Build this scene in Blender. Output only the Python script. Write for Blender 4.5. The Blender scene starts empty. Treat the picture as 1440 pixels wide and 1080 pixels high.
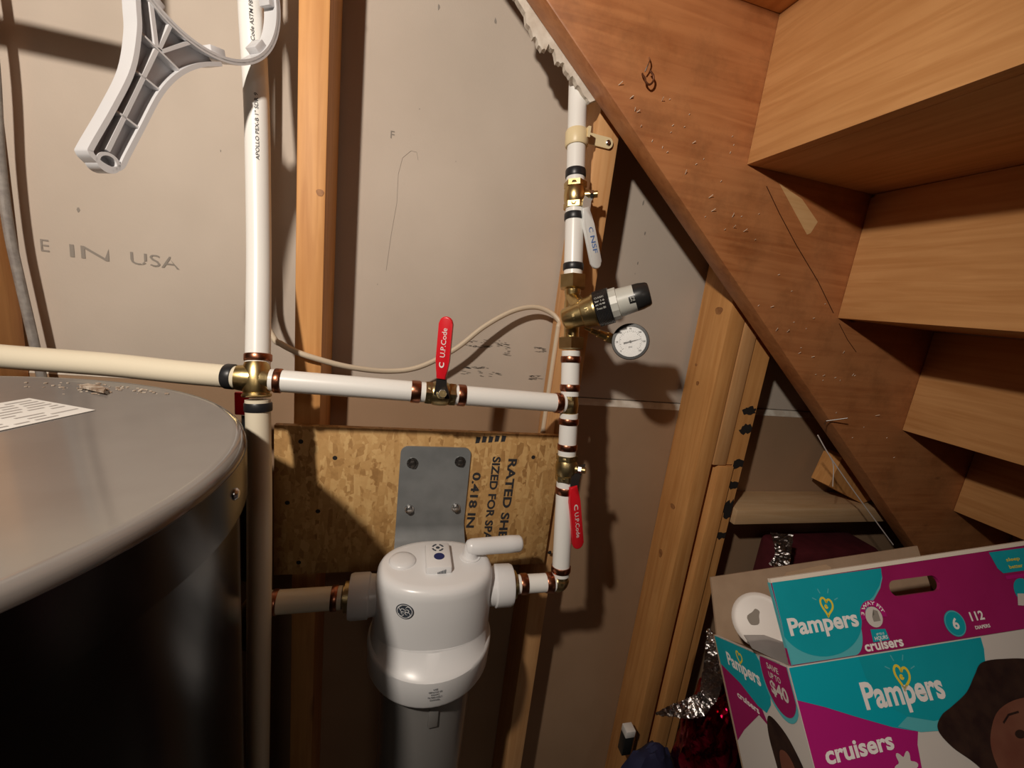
import bpy, bmesh, math, random
from mathutils import Vector, Matrix, noise
R = random.Random(7)
scene = bpy.context.scene
COL = scene.collection

# ------------------------------------------------------------------ camera
FPX, YAW, PITCH, ROLL = 580.0, .2536, .2034, -.1207
CAM = Vector((0.0, -0.76, 1.35))
_f = Vector((math.sin(YAW)*math.cos(PITCH), math.cos(YAW)*math.cos(PITCH), -math.sin(PITCH)))
_r = Vector((math.cos(YAW), -math.sin(YAW), 0))
_d = _f.cross(_r)
CR = math.cos(ROLL)*_r + math.sin(ROLL)*_d
CD = -math.sin(ROLL)*_r + math.cos(ROLL)*_d
cd = bpy.data.cameras.new('camera'); cd.sensor_width = 36; cd.lens = FPX/1440*36
cd.clip_start = .01; cd.clip_end = 50
cam = bpy.data.objects.new('camera', cd); COL.objects.link(cam)
m = Matrix((CR, -CD, -_f)).transposed().to_4x4(); m.translation = CAM
cam.matrix_world = m
scene.camera = cam

# ------------------------------------------------------------------ world, light, exposure
w = bpy.data.worlds.new('world'); scene.world = w; w.use_nodes = True
w.node_tree.nodes['Background'].inputs[0].default_value = (1.0, .85, .7, 1)
w.node_tree.nodes['Background'].inputs[1].default_value = .05
ld = bpy.data.lights.new('shaded_work_lamp', 'SPOT'); ld.energy = 36; ld.spot_size = math.radians(106); ld.spot_blend = .6;   # clamp lamp with a reflector
ld.color = (1.0, .89, .765); ld.shadow_soft_size = .022
lo = bpy.data.objects.new('shaded_work_lamp', ld); COL.objects.link(lo); lo.location = (-.40, -.90, 1.81); lo.rotation_euler = Vector((.36, .78, -.50)).to_track_quat('-Z', 'Y').to_euler()
l2 = bpy.data.lights.new('room_lamp', 'POINT'); l2.energy = 4.5; l2.color = (1.0, .88, .76); l2.shadow_soft_size = .14      # lamp of the room behind the camera
lo2 = bpy.data.objects.new('room_lamp', l2); COL.objects.link(lo2); lo2.location = (.15, -2.0, 1.95)
vs = scene.view_settings
vs.view_transform = 'Standard'; vs.look = 'None'; vs.gamma = 1; vs.use_curve_mapping = False; vs.exposure = 0.0

# ------------------------------------------------------------------ helpers
def ray(x, y): return CR*((x-720)/FPX) + CD*((y-540)/FPX) + _f
def at(x, y, Y):                                   # point of the place seen at a pixel, at its real depth Y
    r = ray(x, y); return CAM + r*((Y-CAM.y)/r.y)
def atZ(x, y, Z):
    r = ray(x, y); return CAM + r*((Z-CAM.z)/r.z)
def onpl(x, y, P, n):
    r = ray(x, y); return CAM + r*((P-CAM).dot(n)/r.dot(n))
def px(P):
    q = P-CAM; z = q.dot(_f); return (720+FPX*q.dot(CR)/z, 540+FPX*q.dot(CD)/z)
V = Vector

def mat(name, col, rough=.5, metal=0, spec=.5, **kw):
    mt = bpy.data.materials.new(name); mt.use_nodes = True
    b = mt.node_tree.nodes['Principled BSDF']
    b.inputs['Base Color'].default_value = (*col, 1); b.inputs['Roughness'].default_value = rough
    b.inputs['Metallic'].default_value = metal; b.inputs['Specular IOR Level'].default_value = spec
    for k, v in kw.items(): b.inputs[k.replace('_', ' ')].default_value = v
    return mt
def nodes(mt):
    nt = mt.node_tree; return nt, nt.nodes, nt.links, nt.nodes['Principled BSDF']
def ramp(N, stops):
    r = N.new('ShaderNodeValToRGB'); e = r.color_ramp.elements
    while len(e) < len(stops): e.new(.5)
    for el, (p, c) in zip(e, stops): el.position = p; el.color = (*c, 1)
    return r
def noisy(name, c1, c2, scale=8, rough=.6, stretch=(1,1,1), bump=.1, bscale=None, detail=6, metal=0, p=(.35,.65), spec=.5, bdist=.002):
    mt = mat(name, c1, rough, metal, spec); nt, N, L, b = nodes(mt)
    tc = N.new('ShaderNodeTexCoord'); mp = N.new('ShaderNodeMapping'); mp.inputs['Scale'].default_value = stretch
    L.new(tc.outputs['Object'], mp.inputs[0])
    n = N.new('ShaderNodeTexNoise'); n.inputs['Scale'].default_value = scale; n.inputs['Detail'].default_value = detail
    L.new(mp.outputs[0], n.inputs['Vector'])
    r = ramp(N, [(p[0], c1), (p[1], c2)]); L.new(n.outputs['Fac'], r.inputs[0]); L.new(r.outputs[0], b.inputs['Base Color'])
    if bump:
        n2 = N.new('ShaderNodeTexNoise'); n2.inputs['Scale'].default_value = bscale or scale*6; n2.inputs['Detail'].default_value = 4
        L.new(mp.outputs[0], n2.inputs['Vector'])
        bp = N.new('ShaderNodeBump'); bp.inputs['Strength'].default_value = bump; bp.inputs['Distance'].default_value = bdist
        L.new(n2.outputs['Fac'], bp.inputs['Height']); L.new(bp.outputs[0], b.inputs['Normal'])
    return mt
def wood(name, c1, c2, dark, axis='Z', rough=.55, knots=1.0, scale=1.0, spec=.4, blotch=None, stain=0):
    """planed lumber: fine grain along one axis, wide bands, a few knots"""
    mt = mat(name, c1, rough, 0, spec); nt, N, L, b = nodes(mt)
    tc = N.new('ShaderNodeTexCoord'); mp = N.new('ShaderNodeMapping')
    s = [1, 1, 1]; s['XYZ'.index(axis)] = .06; mp.inputs['Scale'].default_value = s
    L.new(tc.outputs['Object'], mp.inputs[0])
    g = N.new('ShaderNodeTexNoise'); g.inputs['Scale'].default_value = 90*scale; g.inputs['Detail'].default_value = 8; g.inputs['Distortion'].default_value = .6
    L.new(mp.outputs[0], g.inputs['Vector'])
    r = ramp(N, [(.3, c2), (.62, c1)]); L.new(g.outputs['Fac'], r.inputs[0])
    big = N.new('ShaderNodeTexNoise'); big.inputs['Scale'].default_value = 9; big.inputs['Detail'].default_value = 5
    L.new(tc.outputs['Object'], big.inputs['Vector'])
    rb = ramp(N, [(.35, (0,0,0)), (.75, (1,1,1))]); L.new(big.outputs['Fac'], rb.inputs[0])
    mx = N.new('ShaderNodeMixRGB'); L.new(r.outputs[0], mx.inputs[1]); mx.inputs[2].default_value = (*(blotch or c2), 1)
    mul = N.new('ShaderNodeMath'); mul.operation = 'MULTIPLY'; mul.inputs[1].default_value = .55 if blotch is None else .85
    L.new(rb.outputs[0], mul.inputs[0]); L.new(mul.outputs[0], mx.inputs[0])
    last = mx.outputs[0]
    if knots:
        mk = N.new('ShaderNodeMapping'); s = [1, 1, 1]; s['XYZ'.index(axis)] = .45; mk.inputs['Scale'].default_value = s
        L.new(tc.outputs['Object'], mk.inputs[0])
        v = N.new('ShaderNodeTexVoronoi'); v.inputs['Scale'].default_value = 9*scale; L.new(mk.outputs[0], v.inputs['Vector'])
        rk = ramp(N, [(.055*knots, (1,1,1)), (.10*knots, (0,0,0))]); L.new(v.outputs['Distance'], rk.inputs[0])
        m2 = N.new('ShaderNodeMixRGB'); L.new(rk.outputs[0], m2.inputs[0]); L.new(last, m2.inputs[1]); m2.inputs[2].default_value = (*dark, 1)
        last = m2.outputs[0]
    if stain:
        sn = N.new('ShaderNodeTexNoise'); sn.inputs['Scale'].default_value = 15; sn.inputs['Detail'].default_value = 9; sn.inputs['Roughness'].default_value = .7
        L.new(tc.outputs['Object'], sn.inputs['Vector']); rs = ramp(N, [(.48, (0,0,0)), (.72, (stain, stain, stain))]); L.new(sn.outputs['Fac'], rs.inputs[0])
        m3 = N.new('ShaderNodeMixRGB'); L.new(rs.outputs[0], m3.inputs[0]); L.new(last, m3.inputs[1]); m3.inputs[2].default_value = (*dark, 1); last = m3.outputs[0]
    L.new(last, b.inputs['Base Color'])
    bp = N.new('ShaderNodeBump'); bp.inputs['Strength'].default_value = .25; bp.inputs['Distance'].default_value = .0012
    L.new(g.outputs['Fac'], bp.inputs['Height']); L.new(bp.outputs[0], b.inputs['Normal'])
    return mt

def basis(n):
    n = V(n).normalized(); a = V((0,0,1)) if abs(n.z) < .9 else V((1,0,0))
    u = n.cross(a).normalized(); return u, n.cross(u).normalized()
def lathe(bm, o, ax, prof, seg=28, hexa=False, ref=None, squash=None):
    """revolve [(t along axis, radius)] about an axis; hexa gives six flats"""
    ax = V(ax).normalized(); u, v = basis(ax)
    if ref is not None:
        u = (V(ref)-ax*V(ref).dot(ax)).normalized(); v = ax.cross(u)
    if hexa: seg = 6
    rings = []
    for t, r in prof:
        c = V(o)+ax*t
        if r < 1e-6: rings.append([bm.verts.new(c)])
        else: rings.append([bm.verts.new(c+(u*math.cos(2*math.pi*k/seg)+v*math.sin(2*math.pi*k/seg)*(squash or 1))*r) for k in range(seg)])
    for a, b in zip(rings, rings[1:]):
        for k in range(seg):
            k2 = (k+1) % seg
            if len(a) == 1 and len(b) == 1: continue
            if len(a) == 1: bm.faces.new((a[0], b[k2], b[k]))
            elif len(b) == 1: bm.faces.new((a[k], a[k2], b[0]))
            else: bm.faces.new((a[k], a[k2], b[k2], b[k]))
    for rg, fl in ((rings[0], True), (rings[-1], False)):
        if len(rg) > 2: bm.faces.new(rg[::-1] if fl else rg)
    return bm
def tube(bm, pts, r, seg=16, cap=True, flat=None, up=None):
    """swept tube; flat=(w,h) gives a rounded flat section"""
    pts = [V(p) for p in pts]; n = len(pts); T = []
    for i in range(n):
        T.append((pts[min(i+1, n-1)]-pts[max(i-1, 0)]).normalized())
    u, v = basis(T[0])
    if up is not None: u = (V(up)-T[0]*V(up).dot(T[0])).normalized(); v = T[0].cross(u)
    rings = []
    for i in range(n):
        u = (u-T[i]*u.dot(T[i])).normalized(); v = T[i].cross(u)
        rr = r[i] if isinstance(r, (list, tuple)) else r
        sx, sy = flat if flat else (rr, rr)
        rings.append([bm.verts.new(pts[i]+u*math.cos(2*math.pi*k/seg)*sx+v*math.sin(2*math.pi*k/seg)*sy) for k in range(seg)])
    for a, b in zip(rings, rings[1:]):
        for k in range(seg): bm.faces.new((a[k], a[(k+1) % seg], b[(k+1) % seg], b[k]))
    if cap: bm.faces.new(rings[0][::-1]); bm.faces.new(rings[-1])
    return bm
def spline(pts, n=8):
    pts = [V(p) for p in pts]; out = []
    P = [pts[0]*2-pts[1]]+pts+[pts[-1]*2-pts[-2]]
    for i in range(1, len(P)-2):
        for k in range(n):
            t = k/n; a, b, c, d = P[i-1:i+3]
            out.append(.5*((2*b)+(c-a)*t+(2*a-5*b+4*c-d)*t*t+(3*b-a-3*c+d)*t**3))
    out.append(pts[-1]); return out
def box(bm, c, size, ax=None, bevel=0):
    """box about a centre; ax = three unit axes"""
    ax = ax or (V((1,0,0)), V((0,1,0)), V((0,0,1)))
    vs_ = {}
    for i in (-1, 1):
        for j in (-1, 1):
            for k in (-1, 1):
                vs_[i,j,k] = bm.verts.new(V(c)+ax[0]*(i*size[0]/2)+ax[1]*(j*size[1]/2)+ax[2]*(k*size[2]/2))
    F = [((-1,-1,-1),(-1,1,-1),(1,1,-1),(1,-1,-1)), ((-1,-1,1),(1,-1,1),(1,1,1),(-1,1,1)), ((-1,-1,-1),(1,-1,-1),(1,-1,1),(-1,-1,1)),
         ((-1,1,-1),(-1,1,1),(1,1,1),(1,1,-1)), ((-1,-1,-1),(-1,-1,1),(-1,1,1),(-1,1,-1)), ((1,-1,-1),(1,1,-1),(1,1,1),(1,-1,1))]
    fs = [bm.faces.new([vs_[q] for q in f]) for f in F]
    if bevel:
        es = list({e for f in fs for e in f.edges})
        bmesh.ops.bevel(bm, geom=es, offset=bevel, segments=2, profile=.5, affect='EDGES')
    return bm
def bb(bm, x0, x1, y0, y1, z0, z1, bevel=0):
    return box(bm, ((x0+x1)/2, (y0+y1)/2, (z0+z1)/2), (x1-x0, y1-y0, z1-z0), None, bevel)
def prism(bm, poly, ext):
    """polygon of points extruded along a vector"""
    a = [bm.verts.new(V(p)) for p in poly]; b = [bm.verts.new(V(p)+V(ext)) for p in poly]
    n = len(a); bm.faces.new(a[::-1]); bm.faces.new(b)
    for k in range(n): bm.faces.new((a[k], a[(k+1) % n], b[(k+1) % n], b[k]))
    return bm
def ribbon_wall(bm, pts, n, th, depth, closed=False, inward=None):
    """thin wall that follows a 2-D path in a plane with normal n"""
    pts = [V(p) for p in pts]; k = len(pts); L = []
    for i in range(k):
        a = pts[(i-1) % k] if closed or i > 0 else pts[i]
        b = pts[(i+1) % k] if closed or i < k-1 else pts[i]
        L.append((b-a).normalized().cross(V(n)).normalized())
    q = []
    for i in range(k):
        q.append([bm.verts.new(p) for p in (pts[i]+L[i]*th/2, pts[i]-L[i]*th/2, pts[i]-L[i]*th/2+V(n)*depth, pts[i]+L[i]*th/2+V(n)*depth)])
    rng = range(k) if closed else range(k-1)
    for i in rng:
        a, b = q[i], q[(i+1) % k]
        for s in range(4): bm.faces.new((a[s], a[(s+1) % 4], b[(s+1) % 4], b[s]))
    if not closed: bm.faces.new(q[0][::-1]); bm.faces.new(q[-1])
    return bm
NB = bmesh.new
def obj(name, bm, mt, parent=None, label=None, kind=None, smooth=30):
    bmesh.ops.recalc_face_normals(bm, faces=bm.faces)
    me = bpy.data.meshes.new(name); 
    if parent is None:
        lo_ = V((min(v.co.x for v in bm.verts)+max(v.co.x for v in bm.verts), min(v.co.y for v in bm.verts)+max(v.co.y for v in bm.verts), 2*min(v.co.z for v in bm.verts)))/2
        org = lo_
    else: org = V(parent['_o'])
    bmesh.ops.translate(bm, verts=bm.verts, vec=-org)
    bm.to_mesh(me); bm.free(); me.materials.append(mt)
    if smooth:
        me.shade_smooth(); me.set_sharp_from_angle(angle=math.radians(smooth))
    o = bpy.data.objects.new(name, me); COL.objects.link(o)
    o['_o'] = tuple(org)
    if parent is None: o.location = org
    else: o.parent = parent
    if label: o['label'] = label
    if kind: o['kind'] = kind
    return o
def thing(name, label, cat, loc, group=None):
    o = bpy.data.objects.new(name, None); COL.objects.link(o); o.location = loc; o['_o'] = tuple(loc)
    o.empty_display_size = .03
    o['label'] = label; o['category'] = cat
    if group: o['group'] = group
    return o
def tag(o, label, cat, group=None):
    o['label'] = label; o['category'] = cat
    if group: o['group'] = group
    return o
def struct(o): o['kind'] = 'structure'; return o
_tc = {}
def text_polys(s, bold=0.0, shear=0):
    key = (s, bold, shear)
    if key in _tc: return _tc[key]
    cu = bpy.data.curves.new('txt', 'FONT'); cu.body = s; cu.size = 1; cu.offset = bold; cu.shear = shear; cu.resolution_u = 3
    to = bpy.data.objects.new('txt', cu); COL.objects.link(to)
    dg = bpy.context.evaluated_depsgraph_get(); me = bpy.data.meshes.new_from_object(to.evaluated_get(dg))
    vs_ = [v.co.copy() for v in me.vertices]; fs = [tuple(p.vertices) for p in me.polygons]
    bpy.data.objects.remove(to); bpy.data.curves.remove(cu); bpy.data.meshes.remove(me)
    _tc[key] = (vs_, fs); return _tc[key]
def text(bm, s, o, right, up, width=None, height=None, bold=0.0, off=.0004, center=False, f=None):
    """flat lettering: o = lower-left corner; fitted to a width and/or cap height"""
    vs_, fs = text_polys(s, bold)
    x0 = min(v.x for v in vs_); x1 = max(v.x for v in vs_); y0 = min(v.y for v in vs_); y1 = max(v.y for v in vs_)
    sx = width/(x1-x0) if width else None; sy = height/(y1-y0) if height else None
    sx = sx or sy; sy = sy or sx
    right = V(right).normalized(); up = V(up).normalized(); n = right.cross(up)
    cx = (x0+x1)/2 if center else x0; cy = (y0+y1)/2 if center else y0
    nv = []
    for v in vs_:
        a, b = (v.x-cx)*sx, (v.y-cy)*sy
        nv.append(bm.verts.new(f(a, b) if f else V(o)+right*a+up*b+n*off))
    for q in fs:
        try: bm.faces.new([nv[i] for i in q])
        except ValueError: pass
    return bm

# ------------------------------------------------------------------ materials
M = {}
M['dry_up'] = noisy('drywall_paper_grey', (.50,.428,.360), (.555,.478,.405), 5, .8, bump=.08, bscale=300)
M['dry_lo'] = noisy('drywall_paper_brown', (.335,.212,.125), (.375,.242,.148), 6, .8, bump=.08, bscale=300)
M['gypsum'] = noisy('gypsum_core', (.75,.70,.62), (.55,.48,.40), 40, .9, bump=.6, bscale=90)
M['stud'] = wood('pine_stud', (.70,.355,.125), (.54,.245,.075), (.20,.075,.02), 'Z', knots=2.2)
M['stud2'] = wood('pine_stud_pale', (.70,.40,.18), (.58,.29,.11), (.2,.09,.03), 'Z', knots=1.6)
M['block'] = wood('pine_block', (.62,.43,.25), (.52,.33,.17), (.2,.1,.04), 'X', knots=.5)
M['stringer'] = wood('stained_stringer', (.47,.188,.068), (.33,.112,.036), (.10,.035,.012), 'X', rough=.42, knots=.6, spec=.5, blotch=(.50,.22,.09), stain=.42)
M['riser'] = wood('riser_plywood', (.71,.375,.150), (.56,.265,.092), (.2,.08,.03), 'Y', rough=.5, knots=.35, scale=1.1)
M['litwood'] = wood('lit_wood', (.72,.46,.22), (.62,.36,.15), (.3,.15,.06), 'X', knots=0)  # pale wood tone with the light painted into it
M['pex'] = mat('white_pex', (.86,.85,.82), .32, 0, .5)
M['pexcream'] = mat('cream_pex', (.80,.72,.56), .35, 0, .5)
M['clamp'] = mat('cream_plastic', (.80,.66,.40), .4)
M['copper'] = noisy('copper_ring', (.42,.17,.10), (.30,.11,.06), 60, .3, bump=0, metal=1)
M['blackring'] = mat('black_crimp_ring', (.025,.025,.028), .38, .3)
M['brass'] = noisy('brass', (.66,.50,.24), (.50,.36,.15), 40, .3, bump=.05, bscale=200, metal=1)
M['brassdull'] = noisy('dull_brass', (.55,.43,.22), (.36,.27,.13), 50, .36, bump=.1, bscale=200, metal=1)
M['steel'] = mat('bright_steel', (.6,.6,.6), .25, 1)
M['zinc'] = mat('zinc_plate', (.62,.62,.60), .42, .5)
M['darksteel'] = mat('dark_steel', (.10,.09,.085), .35, .8)
M['red'] = mat('red_vinyl', (.70,.012,.022), .32, 0, .5)
M['whitegrip'] = mat('white_vinyl', (.74,.75,.74), .35)
M['bluetxt'] = mat('blue_print', (.10,.22,.55), .5)
M['whitetxt'] = mat('white_print', (.85,.80,.78), .5)
M['blacktxt'] = mat('black_print', (.03,.03,.035), .6)
M['greytxt'] = mat('grey_stamp_print', (.27,.24,.21), .8)
M['plastic'] = mat('white_filter_plastic', (.78,.78,.79), .28, 0, .5)
M['filterblue'] = mat('dark_blue_button', (.02,.025,.12), .3)
M['logo'] = mat('dark_logo_print', (.05,.06,.08), .4)
M['bracket'] = noisy('grey_painted_steel', (.175,.185,.19), (.215,.225,.23), 30, .34, bump=.03)
M['sump'] = mat('smoky_sump', (.30,.29,.28), .22, 0, .5, Transmission_Weight=.25)
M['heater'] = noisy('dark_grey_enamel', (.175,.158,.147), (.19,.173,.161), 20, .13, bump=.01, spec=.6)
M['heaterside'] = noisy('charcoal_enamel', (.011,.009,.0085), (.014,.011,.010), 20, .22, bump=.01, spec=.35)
M['paper'] = mat('white_paper', (.74,.72,.69), .6)
M['wrench'] = mat('grey_white_moulded_plastic', (.62,.62,.64), .3, 0, .5)
M['black'] = mat('black_plastic', (.02,.02,.02), .3)
M['blackfit'] = mat('black_ribbed_plastic', (.015,.015,.016), .28)
M['bonnet'] = mat('light_grey_plastic', (.56,.56,.51), .4)
M['dial'] = mat('white_dial', (.83,.83,.82), .35)
M['cable'] = mat('cream_cable_sheath', (.64,.54,.41), .5)
M['greycable'] = noisy('grey_cable_sheath', (.20,.18,.17), (.28,.26,.24), 120, .6, bump=.1)
M['teal'] = noisy('teal_print', (.006,.325,.39), (.008,.35,.42), 20, .35, bump=0)
M['teal2'] = mat('pale_teal_print', (.10,.45,.50), .35)
M['teal3'] = mat('bright_teal_print', (.004,.37,.46), .35)
M['magenta'] = noisy('magenta_print', (.30,.012,.10), (.33,.014,.115), 20, .38, bump=0)
M['magenta2'] = mat('bright_magenta_print', (.42,.012,.17), .38)
M['boxwhite'] = mat('box_white_print', (.62,.57,.53), .45)
M['yellow'] = mat('yellow_print', (.80,.62,.05), .4)
M['hair'] = noisy('dark_hair_print', (.022,.010,.009), (.04,.02,.014), 60, .45, bump=0)
M['skin'] = noisy('brown_skin_print', (.16,.055,.035), (.20,.08,.05), 30, .45, bump=0)
M['card'] = noisy('kraft_cardboard', (.36,.245,.16), (.41,.285,.19), 30, .8, bump=.05)
M['cardedge'] = mat('pale_cardboard_edge', (.74,.66,.56), .8)
M['redfoil'] = noisy('red_foil', (.40,.004,.035), (.28,.003,.03), 30, .2, bump=.5, bscale=70, metal=1, bdist=.004)
M['silver'] = noisy('silver_foil', (.72,.70,.68), (.55,.50,.50), 60, .22, bump=.7, bscale=110, metal=1, bdist=.004)
M['navy'] = noisy('navy_cloth', (.012,.014,.05), (.02,.022,.07), 30, .8)
M['maroon'] = noisy('maroon_cloth', (.07,.008,.012), (.10,.012,.018), 30, .6)
M['debris'] = noisy('plaster_crumbs', (.60,.52,.43), (.22,.14,.09), 160, .9, bump=0)
M['glint'] = mat('pale_splinters', (.80,.66,.52), .4)
M['rust'] = mat('rusty_steel', (.13,.045,.018), .5, .6)
M['marker'] = mat('black_marker', (.018,.015,.014), .7)
M['floor'] = noisy('concrete', (.25,.23,.21), (.32,.3,.27), 4, .8)
M['plain'] = noisy('plain_wall', (.15,.12,.09), (.17,.14,.11), 4, .85)
M['tote'] = mat('grey_tote', (.08,.08,.09), .5)
M['film'] = mat('clear_film', (.5,.47,.45), .15, 0, .5, Transmission_Weight=.6)
M['palegrey'] = mat('pale_grey_print', (.42,.39,.37), .6)
M['scuff'] = mat('grey_scuff', (.22,.19,.16), .8)

# osb: long pressed flakes in every direction
def osb():
    mt = mat('osb_strands', (.6,.38,.15), .55, 0, .4); nt, N, L, b = nodes(mt)
    tc = N.new('ShaderNodeTexCoord'); last = None
    hs = []
    for i, (rot, sc) in enumerate(((.5, 74), (-.7, 66), (1.35, 80))):
        mp = N.new('ShaderNodeMapping'); mp.inputs['Rotation'].default_value = (0, rot, 0); mp.inputs['Scale'].default_value = (1, 1, .22)
        mp.inputs['Location'].default_value = (i*.37, 0, i*.71)
        L.new(tc.outputs['Object'], mp.inputs[0])
        v = N.new('ShaderNodeTexVoronoi'); v.inputs['Scale'].default_value = sc*1.5; v.inputs['Randomness'].default_value = 1
        L.new(mp.outputs[0], v.inputs['Vector']); hs.append(v)
    msk = N.new('ShaderNodeTexNoise'); msk.inputs['Scale'].default_value = 60; L.new(tc.outputs['Object'], msk.inputs['Vector'])
    mr = ramp(N, [(.42, (0,0,0)), (.46, (1,1,1))]); L.new(msk.outputs['Fac'], mr.inputs[0])
    m2 = N.new('ShaderNodeTexNoise'); m2.noise_dimensions = '4D'; m2.inputs['Scale'].default_value = 55; m2.inputs['W'].default_value = 3; L.new(tc.outputs['Object'], m2.inputs['Vector'])
    mr2 = ramp(N, [(.5, (0,0,0)), (.54, (1,1,1))]); L.new(m2.outputs['Fac'], mr2.inputs[0])
    a = N.new('ShaderNodeMixRGB'); L.new(mr.outputs[0], a.inputs[0]); L.new(hs[0].outputs['Color'], a.inputs[1]); L.new(hs[1].outputs['Color'], a.inputs[2])
    c = N.new('ShaderNodeMixRGB'); L.new(mr2.outputs[0], c.inputs[0]); L.new(a.outputs[0], c.inputs[1]); L.new(hs[2].outputs['Color'], c.inputs[2])
    bw = N.new('ShaderNodeRGBToBW'); L.new(c.outputs[0], bw.inputs[0])
    fine = N.new('ShaderNodeTexNoise'); fine.inputs['Scale'].default_value = 140; L.new(tc.outputs['Object'], fine.inputs['Vector'])
    ad = N.new('ShaderNodeMath'); ad.operation = 'MULTIPLY_ADD'; ad.inputs[1].default_value = .35; L.new(fine.outputs['Fac'], ad.inputs[0]); L.new(bw.outputs[0], ad.inputs[2])
    r = ramp(N, [(.2, (.36,.19,.065)), (.5, (.54,.31,.115)), (.8, (.62,.375,.15)), (1.1, (.70,.45,.19))]); L.new(ad.outputs[0], r.inputs[0])
    L.new(r.outputs[0], b.inputs['Base Color'])
    bp = N.new('ShaderNodeBump'); bp.inputs['Strength'].default_value = .5; bp.inputs['Distance'].default_value = .001
    L.new(ad.outputs[0], bp.inputs['Height']); L.new(bp.outputs[0], b.inputs['Normal'])
    return mt
M['osb'] = osb()

# ------------------------------------------------------------------ the setting
X0, X1, Y1, ZC = -1.25, 3.3, -2.3, 2.55
SEAM = 1.168
def slab(name, a, mt, parent=None):
    return obj(name, bb(NB(), *a), mt, parent, smooth=0)
wb = struct(slab('wall_back', (X0, X1, .024, .10, 0, ZC), M['plain']))
slab('drywall_sheet', (X0, X1, .010, .0235, SEAM+.001, ZC), M['dry_up'], wb)
low = slab('drywall_sheet', (X0, X1, 0, .0235, .0, SEAM-.0135), M['dry_lo'], wb)
bm = NB()                                            # the lower sheet's white gypsum edge, chipped back
zz = [SEAM-.004+.006*0 for _ in range(2)]
P = [(.0, SEAM-.0134), (.0010, SEAM-.0115), (.0085, SEAM-.0015), (.0235, SEAM-.0005), (.0235, SEAM-.0134)]
prism(bm, [(X0, y-.0006, z) for y, z in P], (X1-X0, 0, 0)); obj('sheet_edge', bm, M['gypsum'], wb, smooth=0)
struct(slab('floor', (X0, X1, Y1, .1, -.05, 0), M['floor']))
struct(slab('ceiling', (X0, X1, Y1, .1, ZC, ZC+.05), M['plain']))
struct(slab('wall_left', (X0-.08, X0, Y1, .1, 0, ZC), M['plain']))
struct(slab('wall_right', (X1, X1+.08, Y1, .1, 0, ZC), M['plain']))
struct(slab('wall_front', (X0, X1, Y1-.08, Y1, 0, ZC), M['plain']))
# ink stamp and scuffs on the paper
bm = NB()
def wallpt(x, y, off=.0004): p = at(x, y, .010-off); return p
a, b_ = wallpt(98, 360), wallpt(262, 380)
dirx = (b_-a).normalized(); upz = V((0,-1,0)).cross(dirx)*-1; upz = dirx.cross(V((0,1,0))) if upz.z < 0 else upz
if upz.z < 0: upz = -upz
text(bm, 'E', wallpt(58, 353), dirx, upz, .010, .017); text(bm, 'IN', wallpt(99, 361), dirx, upz, .048, .018)
text(bm, 'USA', wallpt(184, 371), dirx, upz, .064, .018)
bmesh.ops.delete(bm, geom=[f for k, f in enumerate(bm.faces) if k % 9 == 4], context='FACES')
obj('stamped_lettering', bm, M['greytxt'], wb, smooth=0)
bm = NB()                                            # pencil line, F mark and little tears
tube(bm, [wallpt(x, y) for x, y in ((588,225),(586,214),(578,212),(566,222),(560,245),(558,285),(550,330),(543,380))], .00022, 5)
text(bm, 'F', wallpt(549, 194), (1,0,0), (0,0,1), .006, .011)
for (x, y, s) in ((617,10,.006),(697,30,.005),(531,400,.0016),(590,153,.0012),(641,227,.0012),(110,295,.004),(310,212,.002),(905,285,.005),(907,328,.005),(897,370,.003),(893,385,.002)):
    p = wallpt(x, y); prism(bm, [p+V((math.cos(t)*s*R.uniform(.2,.6), 0, math.sin(t)*s*R.uniform(.5,1.3))) for t in [k*math.pi/3 for k in range(6)]], (0,.0003,0))
obj('pencil_mark', bm, M['greytxt'], wb, smooth=0, kind='stuff')
bm = NB()
for (x0, y0, x1, y1) in ((645,478,714,486),(700,482,716,500),(640,522,705,530),(652,516,690,518),(745,528,760,534),(752,488,768,495),(660,486,690,489)):
    n = 16
    for k in range(n):
        cx, cy = R.uniform(x0, x1), R.uniform(y0, y1); p = wallpt(cx, cy); w_ = R.uniform(.002, .007)
        prism(bm, [p+V((-w_,0,0)), p+V((-w_*.4,0,.0009)), p+V((w_,0,.0005)), p+V((w_*.5,0,-.0009))], (0,.0003,0))
obj('scuff_mark', bm, M['scuff'], wb, smooth=0, kind='stuff')

# studs
def stud(label, x0, x1, z0, z1, y0=-.089, mt='stud', cut=None, y1=-.0005):
    bm = bb(NB(), x0, x1, y0, y1, z0, z1, .0022)
    return tag(obj('wall_stud', bm, M[mt]), label, 'stud', 'pine wall studs')
stud('pine stud cut off by the left edge of the picture, behind the grey cable', -.592, -.5535, 0, ZC-.001)
stud('pine stud just right of the tall white pipe with printed lettering', -.167, -.129, 0, ZC-.001)
def lowedge(x): return 1.35+.61*(.626-.815*(x/.61-.232))           # underside line of the stringer
stud('pine stud behind the valve stack, with the cream pipe clamp screwed on', .262, .300, 0, ZC-.001, mt='stud2')
sA = stud('wide knotty pine stud, left of the three under the sloping stringer', .577, .614, 0, 2.2)
sB = stud('short upper pine stud ending in a cut above the darker stud, second under stringer', .6165, .649, 1.066, 2.2, mt='stud2')
sD = stud('lower pine stud with a bark-edged notch, below the short stud', .632, .668, 0, 1.0645, y0=-.091)
bm = prism(NB(), [V((x, -.085, z)) for x, z in ((.6695,0),(.694,0),(.694,2.2),(.6505,2.2),(.6505,1.067),(.6695,1.067))], (0,.0845,0))
sC = tag(obj('wall_stud', bm, M['stud'], smooth=0), 'pine stud with black marker blots, right of the three under the stringer', 'stud', 'pine wall studs')
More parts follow.
